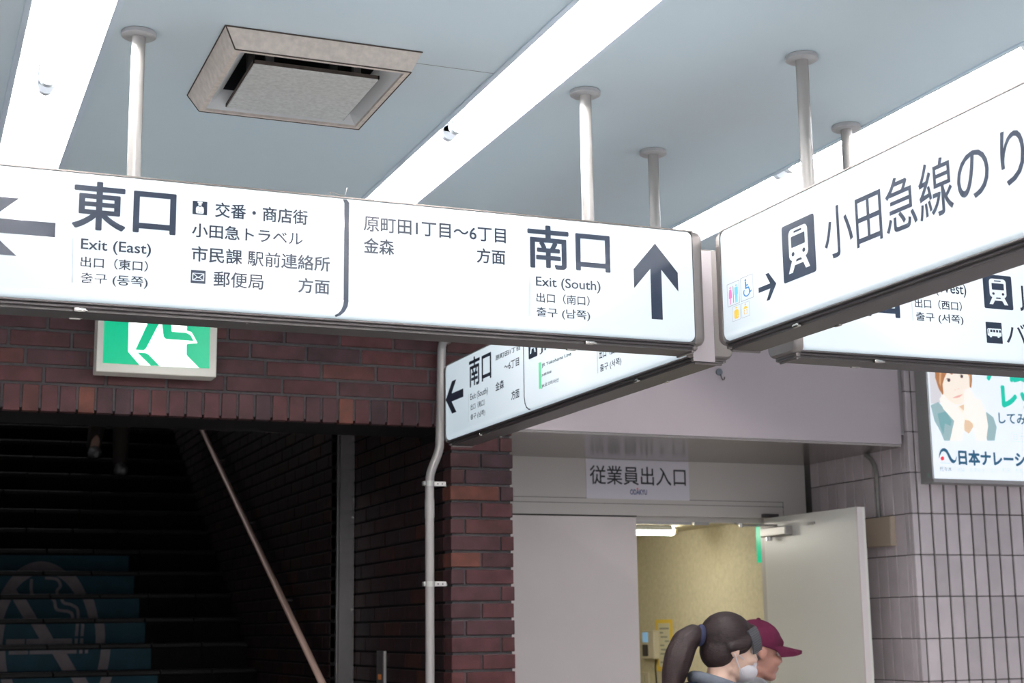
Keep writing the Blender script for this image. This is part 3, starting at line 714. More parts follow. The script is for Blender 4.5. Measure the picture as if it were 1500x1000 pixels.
for y in (708, 855):
    zc = pxp(629, y, Yp).z
    mb = MB(); mb.tube([(xl, Yp, zc-.011), (xl, Yp, zc+.011)], .0215, 20); mb.box((xl-.030, Yp-.012, zc-.009), (xl-.020, Yp+.012, zc+.009), .002)
    mb.box((xl+.02, Yp+.004, zc-.010), (xl+.075, Yp+.009, zc+.010), .002)
    mb.rings([[(xl+.070, Yp+.004, zc-.010), (xl+.070, Yp+.012, zc-.010), (xl+.070, Yp+.012, zc+.010), (xl+.070, Yp+.004, zc+.010)], [(XP0+.001, YB+.05, zc-.004), (XP0+.001, YB+.058, zc-.004), (XP0+.001, YB+.058, zc+.004), (XP0+.001, YB+.05, zc+.004)]])
    br = mb.build('bracket', M_GALV, pp)
    for q in (.038, .058): MB().tube([(xl+q, Yp+.003, zc), (xl+q, Yp+.006, zc)], .0032, 8).build('bolt_hole', M_GAP, br)

# ------------------------------------------------------------------ handrail
hr = thing('handrail', 'thin copper coloured handrail sloping up the stairwell wall', 'handrail', (1.95, 7.0, 0))
A = onX(472, 1000, 1.95); Bq = onX(325, 690, 1.95); dd_ = (Bq-A).normalized()
p0, p1 = A-dd_*.6, Bq+dd_*4.2
MB().tube([p0, p1], .0175, 16).build('rail', M_RAIL, hr, True)
n = 7
for i in range(n):
    p = p0.lerp(p1, (i+.5)/n); MB().tube([p, p+Vector((.03, 0, -.05)), Vector((XS+.003, p.y, p.z-.05))], .007, 8).build('wall_bracket', M_FRAMEDK, hr, True)

# ------------------------------------------------------------------ no smoking sticker on the risers
st = thing('no_smoking_sticker', 'large teal no smoking sticker cut into strips across the stair risers', 'sticker', (.85, YN, ZN))
V0 = ZN                                        # v is height, as if all risers stood in one plane
cx, cz, ro, ri, kx, kz = .885, ZN+.155, .595, .495, .545, .89   # the ring is stretched to read as round from below
def symbol():
    t = bmesh.new(); lay = [0.0]
    def add(pts):
        t.faces.new([t.verts.new((x, lay[0], z)) for x, z in pts])
    n = 64; E_ = lambda r, a: (cx+kx*r*math.cos(a), cz+kz*r*math.sin(a))
    for i in range(n):
        a, b = 2*math.pi*i/n, 2*math.pi*(i+1)/n
        add([E_(ri, a), E_(ro, a), E_(ro, b), E_(ri, b)])
    lay[0] = -.0002; c, s = math.cos(R_(-45)), math.sin(R_(-45)); hw = .052; Lr = .51
    add([(cx+kx*(c*k-s*h), cz+kz*(s*k+c*h)) for k, h in ((-Lr, -hw), (Lr, -hw), (Lr, hw), (-Lr, hw))])
    lay[0] = -.0004; z0 = cz+.0
    for xa, xb in ((-.25, -.143), (-.135, .13), (.145, .163), (.177, .195)): add([(cx+xa, z0-.055), (cx+xb, z0-.055), (cx+xb, z0+.032), (cx+xa, z0+.032)])
    def ribbon(pts, w=.018):
        P = [Vector((p[0], 0, p[1])) for p in pts]
        for p, q in zip(P, P[1:]):
            lay[0] -= .00001; d = (q-p).normalized(); nn = Vector((-d.z, 0, d.x))*w/2; e = d*.006
            add([(v.x, v.z) for v in (p-e+nn, p-e-nn, q+e-nn, q+e+nn)])
    def smooth(pts, n=6):
        out = []
        for i in range(len(pts)-1):
            a, b = pts[max(i-1, 0)], pts[i]; c, d = pts[i+1], pts[min(i+2, len(pts)-1)]
            for k in range(n):
                t = k/n; out.append(tuple(.5*((2*b[j])+(-a[j]+c[j])*t+(2*a[j]-5*b[j]+4*c[j]-d[j])*t*t+(-a[j]+3*b[j]-3*c[j]+d[j])*t**3) for j in (0, 1)))
        return out+[pts[-1]]
    for P in ([(.155, .05), (.155, .165), (.13, .195), (.06, .21), (.04, .265), (0, .29), (-.06, .30), (-.078, .34), (-.078, .40)],
              [(.187, .05), (.187, .195), (.15, .235), (.10, .25), (.085, .28), (.082, .33), (.10, .365), (.075, .405), (.01, .412)]):
        ribbon(smooth([(cx+x, z0+z) for x, z in P]))
    return t
for k in range(6, -8, -1):
    zt_, zb_ = ZN+k*RISE-.030, ZN+(k-1)*RISE+.002
    y = YN+k*RUN-.0015
    if zt_ < cz-.80: break
    if k > 5: continue
    zt2 = zt_-.008 if k == 5 else zt_
    strip = MB(); strip.poly([(-.25, y, zb_), (1.447, y, zb_), (1.447, y, zt2), (-.25, y, zt2)], (0, .0012, 0))
    so = strip.build('strip', M_TEAL, st)
    t = symbol()
    for co, no in (((0, 0, zt2-.002), (0, 0, 1)), ((0, 0, zb_+.002), (0, 0, -1))):
        bmesh.ops.bisect_plane(t, geom=t.verts[:]+t.edges[:]+t.faces[:], plane_co=co, plane_no=no, clear_outer=True)
    if t.faces:
        bmesh.ops.translate(t, vec=(0, y-.0008, 0), verts=t.verts); MB().add(t).build('symbol', M_STW, so)

# ------------------------------------------------------------------ small things on the walls
q = onY(1053, 545, 5.992)
mg = thing('magnet_hook', 'round grey magnet hook stuck on the lilac fascia below the cross', 'hook', (q.x, 5.992, q.z))
mb = MB(); mb.tube([(q.x, 5.992, q.z), (q.x, 5.984, q.z)], .016, 24); mb.build('magnet', mat('magnet_grey', (.17, .185, .21), .35, metal=.3), mg, True)
mb = MB(); z = q.z; mb.tube([(q.x+.004, 5.984, z-.012), (q.x+.006, 5.981, z-.026), (q.x+.012, 5.978, z-.038), (q.x+.018, 5.975, z-.034), (q.x+.018, 5.972, z-.024)], .0022, 8); mb.build('hook', M_DUST, mg, True)

# staff entrance sign
PD = Plane('Y', YD)
bs = thing('door_sign', 'white paper sign reading 従業員出入口 above the staff door', 'sign', (onY(933, 702, YD).x, YD, 2.29))
u0, z1 = PD.px(857.5, 671.5); u1, z0 = PD.px(1010, 733)
MB().box((u0, YD-.003, z0), (u1, YD, z1), .0008, 1).build('sign_board', M_PAPER, bs)
PS = Plane('Y', YD-.003)
PS.text(bs, '従業員出入口', 863.8, 1004.3, (870.6, 681), (1001, 712.3), M_PRINT, .010)
PS.text(bs, 'ODAKYU', 923, 947.7, (925, 716.3), (945, 724.7), M_NAVYINK, .03)
c = PS.px(933.8, 715.6); PS.shapes(bs, 'red_dot', M_RED, [circ(c[0], c[1], .0045)])

# junction box and conduit on the tiled side wall
jb = thing('junction_box', 'beige junction box on the dark tiled side wall behind the open door', 'junction box', (XT, 6.28, 1.93))
yb = onX(1305, 775, XT-.03).y; zt_ = onX(1305, 755.5, XT-.03).z; zb_ = onX(1305, 799, XT-.03).z
MB().box((XT-.03, yb, zb_), (XT, yb+.36, zt_), .003).build('box_body', M_BOXB, jb)
MB().box((XT-.0315, yb+.004, zb_+.004), (XT-.030, yb+.356, zt_-.004), .0005, 1).build('box_lid', M_BOXB, jb)
yc = onX(1286, 730, XT-.012).y
cd = MB(); zc = onX(1284, 690, XT-.012).z
cd.tube([(XT-.012, yc, zt_), (XT-.012, yc+.004, zt_+.1), (XT-.012, yc+.002, zc-.02), (XT-.012, yc+.012, zc+.03), (XT-.012, yc+.04, zc+.065), (XT-.012, yc+.08, ZF-.004)], .0115, 12)
tag(cd.build('conduit', mat('conduit_grey', (.22, .21, .2), .5, noise=.3, nscale=30), None, True, loc=(XT, yc, zt_)), 'bent grey conduit pipe rising from the beige junction box', 'conduit')

# key box beside the shutter guide
kx = onX(561, 960, XP0)
kb = thing('shutter_switch', 'narrow dark shutter switch plate low on the brick reveal', 'switch', (XP0, kx.y, 1.1))
ya, yb2 = onX(556, 975, XP0).y, onX(565.5, 975, XP0).y; zt_ = onX(561, 953, XP0).z
MB().box((XP0-.015, yb2, .95), (XP0, ya, zt_), .002).build('switch_plate', M_FRAMEDK, kb)
MB().box((XP0-.012, yb2-.006, .95), (XP0, yb2-.001, zt_), .001).build('plate_edge', M_GALV, kb)
zo = onX(559, 991, XP0).z; MB().box((XP0-.0165, ya-(ya-yb2)*.75, zo-.012), (XP0-.0148, ya-(ya-yb2)*.3, zo+.012)).build('orange_tag', mat('orange_tag', (.6, .2, .04), .5), kb)

# inside the room: lamp, exit sign, intercom, notice
a = onY(985, 776, 7.9); zt = a.z
fl = thing('tube_lamp', 'bright tube lamp under the ceiling of the yellow room behind the door', 'ceiling light', (3.6, 7.9, ZI))
MB().box((2.95, 7.86, ZI-.028), (4.20, 7.94, ZI), .004).build('lamp_base', M_TROUGH, fl)
MB().tube([(3.0, 7.9, zt-.004), (a.x, 7.9, zt-.004)], .027, 16).build('tube', M_WARM, fl, True)
for xx in (a.x, 2.974): MB().box((xx, 7.875, zt-.03), (xx+.022, 7.925, ZI-.02), .004).build('lamp_socket', M_PHONE, fl)
pt, pb = onX(1106.5, 771.5, XI-.03), onX(1107.5, 824, XI-.03)
xs_ = thing('exit_sign', 'green exit sign half hidden by the open door leaf in the yellow room', 'exit sign', (XI-.02, pt.y-.14, pb.z))
MB().box((XI-.029, pt.y-.28, pb.z), (XI, pt.y, pt.z)).build('lit_panel', M_GREEN, xs_)
PX = Plane('X', XI-.03); w0 = -pt.y; H_ = pt.z-pb.z
PX.shapes(xs_, 'doorway_symbol', M_EXITW, [[(w0+.055, pb.z+.05), (w0+.055, pt.z-.01), (w0+.17, pt.z-.01), (w0+.17, pb.z+.05), (w0+.14, pb.z+.005), (w0+.085, pb.z+.005)]])
PX.shapes(xs_, 'runner_symbol', M_GREEN, [circ(w0+.125, pt.z-.045, .016), [(w0+.058, pb.z+.135), (w0+.12, pb.z+.135), (w0+.12, pb.z+.11), (w0+.058, pb.z+.11)], [(w0+.10, pb.z+.13), (w0+.135, pb.z+.13), (w0+.13, pb.z+.06), (w0+.155, pb.z+.025), (w0+.14, pb.z+.02), (w0+.11, pb.z+.055), (w0+.085, pb.z+.02), (w0+.07, pb.z+.03), (w0+.095, pb.z+.07)]], None, -.0012)

ic = thing('intercom', 'beige wall intercom with a blue screen on the yellow wall', 'intercom', (XI, 8.85, 1.4))
q0, q1 = onX(939.5, 923, XI-.04), onX(958, 965, XI-.04)
MB().box((XI-.04, q1.y, q1.z), (XI, q0.y, q0.z), .006).build('intercom_body', M_PHONE, ic)
f = lambda s, t: (q0.y+(q1.y-q0.y)*s, q0.z+(q1.z-q0.z)*t)
ya, za = f(.10, .07); yb_, zb_ = f(.55, .42); MB().box((XI-.042, yb_, zb_), (XI-.039, ya, za)).build('screen', M_SCREEN, ic)
ya, za = f(.10, .50); yb_, zb_ = f(.55, .90); MB().box((XI-.046, yb_, zb_), (XI-.039, ya, za), .003).build('speaker_key', M_FRAMEDK, ic)
cdl = MB(); m_ = (q0.y+q1.y)/2-.05; cdl.tube([(XI-.01, m_, q1.z+.002), (XI-.012, m_+.01, q1.z-.05), (XI-.01, m_, q1.z-.16)], .004, 8); cdl.build('cord', M_GAP, ic, True)
ot = thing('wall_outlet', 'small beige wall outlet plate under the intercom', 'outlet', (XI, 8.9, 1.2))
q0, q1 = onX(939, 984, XI-.012), onX(950, 1003, XI-.012)
MB().box((XI-.012, q1.y, q1.z), (XI, q0.y, q0.z), .003).build('outlet_plate', M_PHONE, ot)
MB().box((XI-.014, q1.y+.05, (q0.z+q1.z)/2-.02), (XI-.011, q0.y-.05, (q0.z+q1.z)/2+.02)).build('socket', M_GAP, ot)
nt_ = thing('notice', 'printed notice framed in yellow tape on the yellow wall', 'notice', (XI, 8.6, 1.3))
q0, q1 = onX(960, 907.5, XI-.002), onX(987, 984, XI-.002)
MB().box((XI-.002, q1.y, q1.z), (XI, q0.y, q0.z)).build('tape_border', M_TAPE, nt_)
MB().box((XI-.003, q1.y+.035, q1.z+.03), (XI-.0019, q0.y-.035, q0.z-.022)).build('paper', M_NOTICE, nt_)
mb = MB(); hN = q0.z-q1.z
for i, (s0, s1_) in enumerate(((.25, .80), (.25, .45), (.3, .7), (.55, .8), (.25, .5), (.3, .6), (.25, .75), (.5, .8), (.25, .55))):
    z = q0.z-.05-i*.026; ya, yb_ = q0.y+(q1.y-q0.y)*s0, q0.y+(q1.y-q0.y)*s1_
    mb.box((XI-.0036, yb_, z-.010), (XI-.0029, ya, z))
mb.build('print', mat('faded_print', (.24, .23, .19), .7), nt_)

# ------------------------------------------------------------------ advertising light box on the tiled wall
AX0, AYF = 4.548, 5.878
PA = Plane('Y', AYF)
ad = thing('advertising_lightbox', 'lit advertising box with a portrait and blue lettering on the tiled wall', 'advertisement', (5.0, 5.93, 2.2))
zb_ = PA.px(1368, 706)[1]; uA = PA.px(1362.5, 640)[0]
mb = MB(); mb.box((AX0, AYF+.004, zb_), (5.75, YT, 2.93), .002); mb.build('case', mat('lightbox_case', (.24, .23, .225), .5), ad)
up0 = PA.px(1366.5, 640)[0]-.012; zp0 = PA.px(1420, 702)[1]
mb = MB(); mb.box((AX0, AYF-.002, zb_), (up0, AYF+.006, 2.93)); mb.box((AX0, AYF-.002, zb_), (5.75, AYF+.006, zp0)); mb.box((AX0, AYF-.002, 2.90), (5.75, AYF+.006, 2.93)); mb.box((5.72, AYF-.002, zb_), (5.75, AYF+.006, 2.93))
mb.build('frame', mat('lightbox_frame', (.30, .29, .29), .35, metal=.6), ad)
M_ADW = mat('poster_white', (.40, .41, .42), .2, emit=(.66, .72, .78), es=1.0)
def em(n, c, s=.9): return mat(n, tuple(v*.40 for v in c), .25, spec=.2, emit=c, es=s*.82)
MB().box((up0, AYF+.0005, zp0), (5.72, AYF+.0045, 2.90)).build('lit_poster', M_ADW, ad)
PQ = Plane('Y', AYF+.0005)
AQ = lambda pts: [PQ.px(1340+x/5.556, 530+y/5.556) for x, y in pts]
def ash(name, m, polys, d): return PQ.shapes(ad, name, m, [AQ(p) for p in polys], None, d)
ash('portrait', em('ad_backdrop', (.72, .70, .74), .95), [[(112, 0), (170, 0), (200, 200), (230, 330), (130, 340)]], -.0004)
ash('portrait', em('ad_dress', (.36, .52, .55), .9), [[(128, 352), (190, 325), (260, 400), (325, 470), (300, 640), (240, 640), (205, 560), (160, 480)], [(580, 405), (640, 450), (666, 530), (650, 640), (590, 640), (560, 520)]], -.0006)
ash('portrait', em('ad_dress_dark', (.22, .44, .47), .9), [[(185, 420), (255, 400), (300, 480), (290, 520), (245, 500), (232, 590), (205, 520)]], -.0008)
ash('portrait', em('ad_skin', (.95, .84, .74), 1.0), [[(345, 360), (440, 330), (480, 520), (440, 580), (400, 560)], [(205, 60), (430, 60), (445, 190), (420, 290), (385, 345), (330, 350), (270, 320), (222, 250)]], -.0010)
ash('portrait', em('ad_neck', (.80, .58, .40), 1.0), [[(395, 470), (470, 480), (480, 520), (440, 585), (405, 560)], [(360, 360), (400, 345), (400, 400)]], -.0012)
ash('portrait', em('ad_hand', (1.0, .93, .87), 1.0), [[(200, 300), (230, 265), (262, 300), (300, 330), (400, 430), (405, 470), (385, 640), (285, 640), (320, 480), (230, 380)], [(402, 225), (440, 215), (470, 250), (490, 300), (530, 300), (575, 400), (595, 520), (580, 640), (500, 640), (470, 500), (398, 440)]], -.0014)
ash('portrait', em('ad_hair', (.50, .22, .10), .9), [[(155, -60), (300, -100), (440, -60), (462, 60), (465, 150), (458, 215), (446, 205), (440, 120), (410, 62), (395, 95), (330, 70), (300, 105), (262, 80), (240, 130), (225, 180), (232, 255), (225, 270), (192, 215), (165, 130)]], -.0016)
ash('portrait', em('ad_hair_light', (.72, .42, .22), .9), [[(200, 60), (215, 60), (210, 200), (196, 170)], [(330, 50), (345, 50), (338, 72)], [(430, 60), (448, 90), (452, 190), (443, 150)]], -.0018)
ash('portrait', em('ad_eye', (.10, .08, .09), .9), [circ(275, 148, 13, 15, 14), circ(380, 118, 12, 14, 14), [(243, 150), (262, 132), (290, 138), (262, 138)], [(352, 118), (372, 100), (395, 112), (372, 105)]], -.0018)
ash('portrait', em('ad_lip', (.80, .46, .42), 1.0), [[(303, 292), (350, 272), (395, 260), (360, 288), (330, 294)], [(320, 228), (332, 224), (330, 232)], [(345, 218), (358, 214), (355, 222)]], -.0018)
M_ADG, M_ADN = em('ad_green', (.02, .62, .46), .9), em('ad_navy', (.03, .12, .22), .9)
M_ADL = em('ad_grey', (.62, .68, .72), 1.0)
aq = lambda x, y: (1340+x/5.556, 530+y/5.556)
def atx(t, xL, xR, top, bot, m, w=0, ref=None): return PQ.text(ad, t, aq(xL, 0)[0], aq(xR, 0)[0], aq(*top), aq(*bot), m, w, ref, 'lettering', -.0020)
atx('声優', 575, 915, (700, -75), (700, 160), M_ADG, .05)
atx('レッスン', 700, 830, (720, 190), (720, 372), M_ADG, .06, ref='レ')
atx('してみませんか', 680, 815, (690, 412), (700, 500), M_ADN, .02, ref='して')
atx('日本ナレーション', 352, 800, (360, 712), (380, 840), M_ADN, .045, ref='日本ナレー')
atx('代々木', 200, 300, (215, 850), (215, 890), em('ad_grey2', (.25, .30, .36), 1), .004)
for t, xa, xb in (('池袋', 342, 404), ('お茶の水', 446, 572), ('立川', 612, 670), ('町田', 712, 774), ('大宮', 812, 874)):
    atx(t, xa, xb, (xa, 857+(xa-200)*.012), (xa, 893+(xa-200)*.012), M_ADL, 0)
atx('日ナレ', 802, 930, (810, 588), (810, 634), M_ADL, 0)
bxp = AQ([(775, 573), (775, 648)]); bb = AQ([(990, 575)])[0][0]
x0_, z1_ = bxp[0]; z0_ = bxp[1][1]; o = rrect(x0_, z0_, bb, z1_, .012); i_ = rrect(x0_+.002, z0_+.002, bb-.002, z1_-.002, .011)
mb = MB(); n = len(o)
for k in range(n):
    k2 = (k+1) % n; mb.poly([PQ.w(*p) for p in ((o[k][0], -.002, o[k][1]), (o[k2][0], -.002, o[k2][1]), (i_[k2][0], -.002, i_[k2][1]), (i_[k][0], -.002, i_[k][1]))])
mb.build('outline', M_ADL, ad)
ash('logo', M_ADN, [[(196, 780), (197, 750), (205, 720), (222, 702), (242, 700), (262, 715), (282, 750), (300, 785), (318, 800), (330, 795), (336, 770), (338, 768), (340, 785), (332, 812), (316, 826), (298, 820), (280, 795), (262, 755), (250, 735), (232, 725), (214, 735), (204, 760), (200, 780)]], -.0020)
ash('logo', em('ad_red', (.85, .05, .07), 1.0), [circ(223, 785, 15, 17)], -.0022)
ash('logo', M_ADL, [[(202, 818), (285, 822), (285, 828), (202, 824)]], -.0020)
mb = MB(); c = PA.px(1349.5, 0)
c = onX(1360.5, 696, AX0); mb.tube([(AX0+.004, c.y, c.z), (AX0-.001, c.y, c.z)], .013, 18); mb.build('inspection_seal', mat('seal_green', (.22, .30, .26), .6), ad)

# ------------------------------------------------------------------ people
def hull(t, pts, rs, seg=10):
    b = bmesh.new()
    for p, r in zip(pts, rs): bmesh.ops.create_icosphere(b, subdivisions=2, radius=r, matrix=Matrix.Translation(p))
    bmesh.ops.convex_hull(b, input=b.verts)
    bmesh.ops.delete(b, geom=[v for v in b.verts if not v.link_faces], context='VERTS')
    me = bpy.data.meshes.new('t'); b.to_mesh(me); b.free(); t.from_mesh(me); bpy.data.meshes.remove(me)
def ell(t, c, r, rot=None):
    b = bmesh.new(); bmesh.ops.create_icosphere(b, subdivisions=3, radius=1)
    M = Matrix.Translation(c) @ (rot.to_4x4() if rot is not None else Matrix.Identity(4)) @ Matrix.Diagonal((*r, 1)); b.transform(M)
    me = bpy.data.meshes.new('t'); b.to_mesh(me); b.free(); t.from_mesh(me); bpy.data.meshes.remove(me)
def blob(name, t, m, parent, vox, smooth, M, cut=None):
    """grow one continuous skin over overlapping volumes"""
    me = bpy.data.meshes.new('blob'); t.to_mesh(me); t.free()
    o = bpy.data.objects.new('blob', me); C.objects.link(o)
    r = o.modifiers.new('r', 'REMESH'); r.mode = 'VOXEL'; r.voxel_size = vox
    s = o.modifiers.new('s', 'SMOOTH'); s.iterations = smooth; s.factor = .5
    dg = bpy.context.evaluated_depsgraph_get(); res = bpy.data.meshes.new_from_object(o.evaluated_get(dg))
    C.objects.unlink(o); bpy.data.objects.remove(o); bpy.data.meshes.remove(me)
    b = bmesh.new(); b.from_mesh(res); bpy.data.meshes.remove(res)
    for co, no in (cut or []):
        bmesh.ops.bisect_plane(b, geom=b.verts[:]+b.edges[:]+b.faces[:], plane_co=co, plane_no=no, clear_outer=True)
        bmesh.ops.holes_fill(b, edges=[e for e in b.edges if e.is_boundary])
    b.transform(M)
    mbx = MB(); mbx.add(b); return mbx.build(name, m, parent, True)

def knee(h, a, l1, l2):
    d = a-h; D = min(d.length, l1+l2-.002); x = (l1*l1-l2*l2+D*D)/(2*D); y = math.sqrt(max(l1*l1-x*x, 0))
    dn = d.normalized(); fw = Vector((1, 0, 0)); n = (fw-dn*fw.dot(dn)).normalized(); return h+dn*x+n*y

def person(label, loc, heading, H, feet, cols, woman=False, cap=False, mask=False, ponytail=False, pitch=0, head_turn=0, pelvis_dx=0, voxel=.006):
    p = thing('person', label, 'person', loc)
    s = H/1.70; M = Matrix.Translation(loc) @ Matrix.Rotation(heading, 4, 'Z') @ Matrix.Scale(s, 4)
    sw = .95 if woman else 1.05
    V = Vector
    ank = [V((feet[0][0]/s, .085, .08+feet[0][1]/s)), V((feet[1][0]/s, -.085, .08+feet[1][1]/s))]
    px_ = (ank[0].x+ank[1].x)/2+pelvis_dx
    hz = min(.915, .08+min(feet[0][1], feet[1][1])/s+math.sqrt(max(.845**2-(abs(ank[0].x-ank[1].x)/2+.02)**2, .1)))
    dz = hz-.915
    hips = [V((px_, .088, hz)), V((px_, -.088, hz))]
    kn = [knee(hips[i], ank[i], .43, .425) for i in (0, 1)]
    sh = [V((px_, .175*sw, 1.385+dz)), V((px_, -.175*sw, 1.385+dz))]
    arms = []
    for i, (a1, a2) in enumerate(((-22, 6), (24, 42))):
        e = sh[i]+V((math.sin(R_(a1))*.29, (.03 if i == 0 else -.03), -math.cos(R_(a1))*.29))
        w = e+V((math.sin(R_(a2))*.25, 0, -math.cos(R_(a2))*.25)); arms.append((e, w, a2))
    hc = V((px_+.035, 0, 1.70-.118+dz))
    HM = Matrix.Translation(hc) @ Matrix.Rotation(head_turn, 4, 'Z') @ Matrix.Rotation(pitch, 4, 'Y')
    hp = lambda x, y, z: HM @ V((x, y, z)); HR = HM.to_3x3()
    # body: one skin
    t = bmesh.new()
    ell(t, hp(-.008, 0, .030), (.096, .076, .086), HR); ell(t, hp(.026, 0, -.035), (.064, .060, .078), HR)
    ell(t, hp(.064, 0, -.092), (.024, .028, .021), HR); hull(t, [hp(-.01, .045, -.075), hp(.055, .018, -.095), hp(.055, -.018, -.095), hp(-.01, -.045, -.075)], (.020, .017, .017, .020))
    hull(t, [hp(.086, 0, .012), hp(.103, 0, -.026)], (.008, .0125)); ell(t, hp(.094, .013, -.032), (.010, .008, .007), HR); ell(t, hp(.094, -.013, -.032), (.010, .008, .007), HR)
    ell(t, hp(.080, 0, .024), (.013, .050, .012), HR); ell(t, hp(.086, 0, -.058), (.010, .025, .0075), HR); ell(t, hp(.083, 0, -.068), (.010, .021, .007), HR)
    for y in (1, -1):
        ell(t, hp(-.012, y*.077, -.006), (.019, .008, .030), HR @ Matrix.Rotation(y*.25, 3, 'Z')); ell(t, hp(.062, y*.038, -.030), (.026, .022, .024), HR)
    nb_ = V((px_-.012, 0, 1.425+dz))
    hull(t, [hp(-.025, 0, -.06), nb_], (.050, .060)); hull(t, [nb_-V((0, .02, .02)), sh[1]], (.052, .055)); hull(t, [nb_+V((0, .02, -.02)), sh[0]], (.052, .055))
    ell(t, V((px_, 0, 1.23+dz)), (.108, .158*sw, .19)); ell(t, V((px_, 0, 1.06+dz)), (.098, .138*sw, .17)); ell(t, V((px_, 0, .94+dz)), (.108, .160, .11))
    for i in (0, 1):
        e, w, a2 = arms[i]; hull(t, [sh[i], e], (.052, .039)); hull(t, [e, w], (.039, .026))
        hd = (w-e).normalized(); pc = w+hd*.05; sd = -1 if i == 0 else 1
        hull(t, [w, w+hd*.03+V((.022, 0, 0)), w+hd*.082+V((.026, 0, 0)), w+hd*.085-V((.024, 0, 0)), w+hd*.03-V((.020, 0, 0))], (.021, .014, .0125, .012, .014))
        for j, (off, ln) in enumerate(((.030, .066), (.011, .078), (-.009, .072), (-.028, .056))):
            b0 = w+hd*.085+V((off, 0, 0)); cu = V((0, sd*.018, 0)); b1 = b0+hd*ln*.5+cu*.4; b2 = b0+hd*ln*.95+cu*1.5
            hull(t, [b0, b1], (.0098, .009)); hull(t, [b1, b2], (.009, .0078))
        th0 = w+hd*.03+V((.026, 0, 0)); th1 = th0+hd*.03+V((.022, sd*.012, 0)); hull(t, [th0, th1], (.012, .0105)); hull(t, [th1, th1+hd*.028+V((.006, sd*.006, 0))], (.0105, .0085))
        hull(t, [hips[i], kn[i]], (.088, .055)); hull(t, [kn[i], kn[i].lerp(ank[i], .35)-V((.012, 0, 0)), ank[i]], (.053, .055, .036))
        hull(t, [ank[i]-V((.03, 0, .045)), ank[i]+V((.13, 0, -.055))], (.032, .026))
    blob('body', t, cols['skin'], p, voxel*s, 4, M)
    # clothes
    t = bmesh.new(); g = .022
    ell(t, V((px_, 0, 1.23+dz)), (.108+g, .158*sw+g, .20)); ell(t, V((px_, 0, 1.05+dz)), (.108+g, .145*sw+g, .18)); ell(t, V((px_, 0, .92+dz)), (.118+g, .165+g, .12))
    hull(t, [nb_-V((.0, .025, .035)), sh[1]], (.060, .070)); hull(t, [nb_+V((.0, .025, -.035)), sh[0]], (.060, .070))
    for i in (0, 1):
        e, w, a2 = arms[i]; hull(t, [sh[i], e], (.070, .056)); hull(t, [e, w-(w-e)*.06], (.056, .042))
    if woman: ell(t, nb_+V((-.105, 0, -.025)), (.055, .12, .07))
    jk = blob('jacket', t, cols['top'], p, .009*s, 5, M)
    t = bmesh.new()
    if cols.get('hood'):
        for k in range(14):
            a = R_(30+300*k/13); b2 = R_(30+300*(k+1)/13); r = .088
            f = lambda a: nb_+V((r*.95*math.cos(a)-.012, r*math.sin(a), .028-.030*math.cos(a)))
            hull(t, [f(a), f(b2)], (.025, .025))
        blob('hood', t, cols['hood'], jk, .007*s, 6, M)
    else:
        for k in range(16):
            a = R_(360*k/16); b2 = R_(360*(k+1)/16); f = lambda a: nb_+V((.062*math.cos(a)+.006, .066*math.sin(a), .022-.018*math.cos(a)))
            hull(t, [f(a), f(b2), f(a)+V((0, 0, .025)), f(b2)+V((0, 0, .025))], (.013,)*4)
        blob('collar', t, cols['collar'], jk, .006*s, 3, M)
    t = bmesh.new(); ell(t, V((px_, 0, .93+dz)), (.112, .165, .11))
    for i in (0, 1): hull(t, [hips[i], kn[i]], (.100, .070)); hull(t, [kn[i], ank[i]+V((-.01, 0, .03))], (.070, .056))
    blob('trousers', t, cols['legs'], p, .009*s, 4, M)
    for i in (0, 1):
        t = bmesh.new(); hull(t, [ank[i]-V((.035, 0, .035)), ank[i]+V((.0, 0, .0)), ank[i]+V((.10, .01, -.035)), ank[i]+V((.165, 0, -.05))], (.044, .040, .040, .030))
        blob('shoe', t, cols['shoe'], p, .008*s, 3, M, [((0, 0, ank[i].z-.079), (0, 0, -1))])
    for y in (1, -1):
        t = bmesh.new(); ell(t, hp(.076, y*.031, .002), (.012, .014, .010), HR); t.transform(M); e_ = MB().add(t).build('eye', cols['eyew'], p, True)
        t = bmesh.new(); ell(t, hp(.0855, y*.031, .002), (.0035, .006, .006), HR); t.transform(M); MB().add(t).build('iris', M_BLACK, e_, True)
    # hair
    t = bmesh.new()
    if woman:
        ell(t, hp(-.018, 0, .040), (.103, .088, .093), HR); ell(t, hp(-.050, 0, -.015), (.062, .078, .070), HR)
        for y in (1, -1): hull(t, [hp(.045, y*.060, .055), hp(.028, y*.078, .015), hp(-.03, y*.078, .0)], (.022, .012, .018))
        hull(t, [hp(.062, .03, .078), hp(.062, -.03, .078), hp(.084, .03, .052), hp(.084, -.03, .052)], (.022, .022, .012, .012))
    else:
        ell(t, hp(-.030, 0, .030), (.082, .082, .085), HR); ell(t, hp(-.055, 0, -.02), (.045, .068, .055), HR)
    hair = blob('hair', t, cols['hair'], p, .005*s, 4, M)
    if ponytail:
        t = bmesh.new(); ch = [(-.112, .0, .030, .026), (-.150, .0, .028, .040), (-.180, .0, -.005, .050), (-.196, .0, -.060, .054), (-.205, .0, -.115, .048), (-.21, 0, -.165, .036), (-.215, 0, -.21, .018)]
        for a, b in zip(ch, ch[1:]): hull(t, [hp(*a[:3]), hp(*b[:3])], (a[3], b[3]))
        blob('ponytail', t, cols['hair'], hair, .006*s, 4, M)
        t = bmesh.new(); 
        for k in range(12):
            a, b = R_(30*k), R_(30*k+30); f = lambda a: hp(-.122, .030*math.cos(a), .030+.030*math.sin(a)); hull(t, [f(a), f(b)], (.012, .012))
        blob('hair_band', t, cols['band'], hair, .005*s, 3, M)
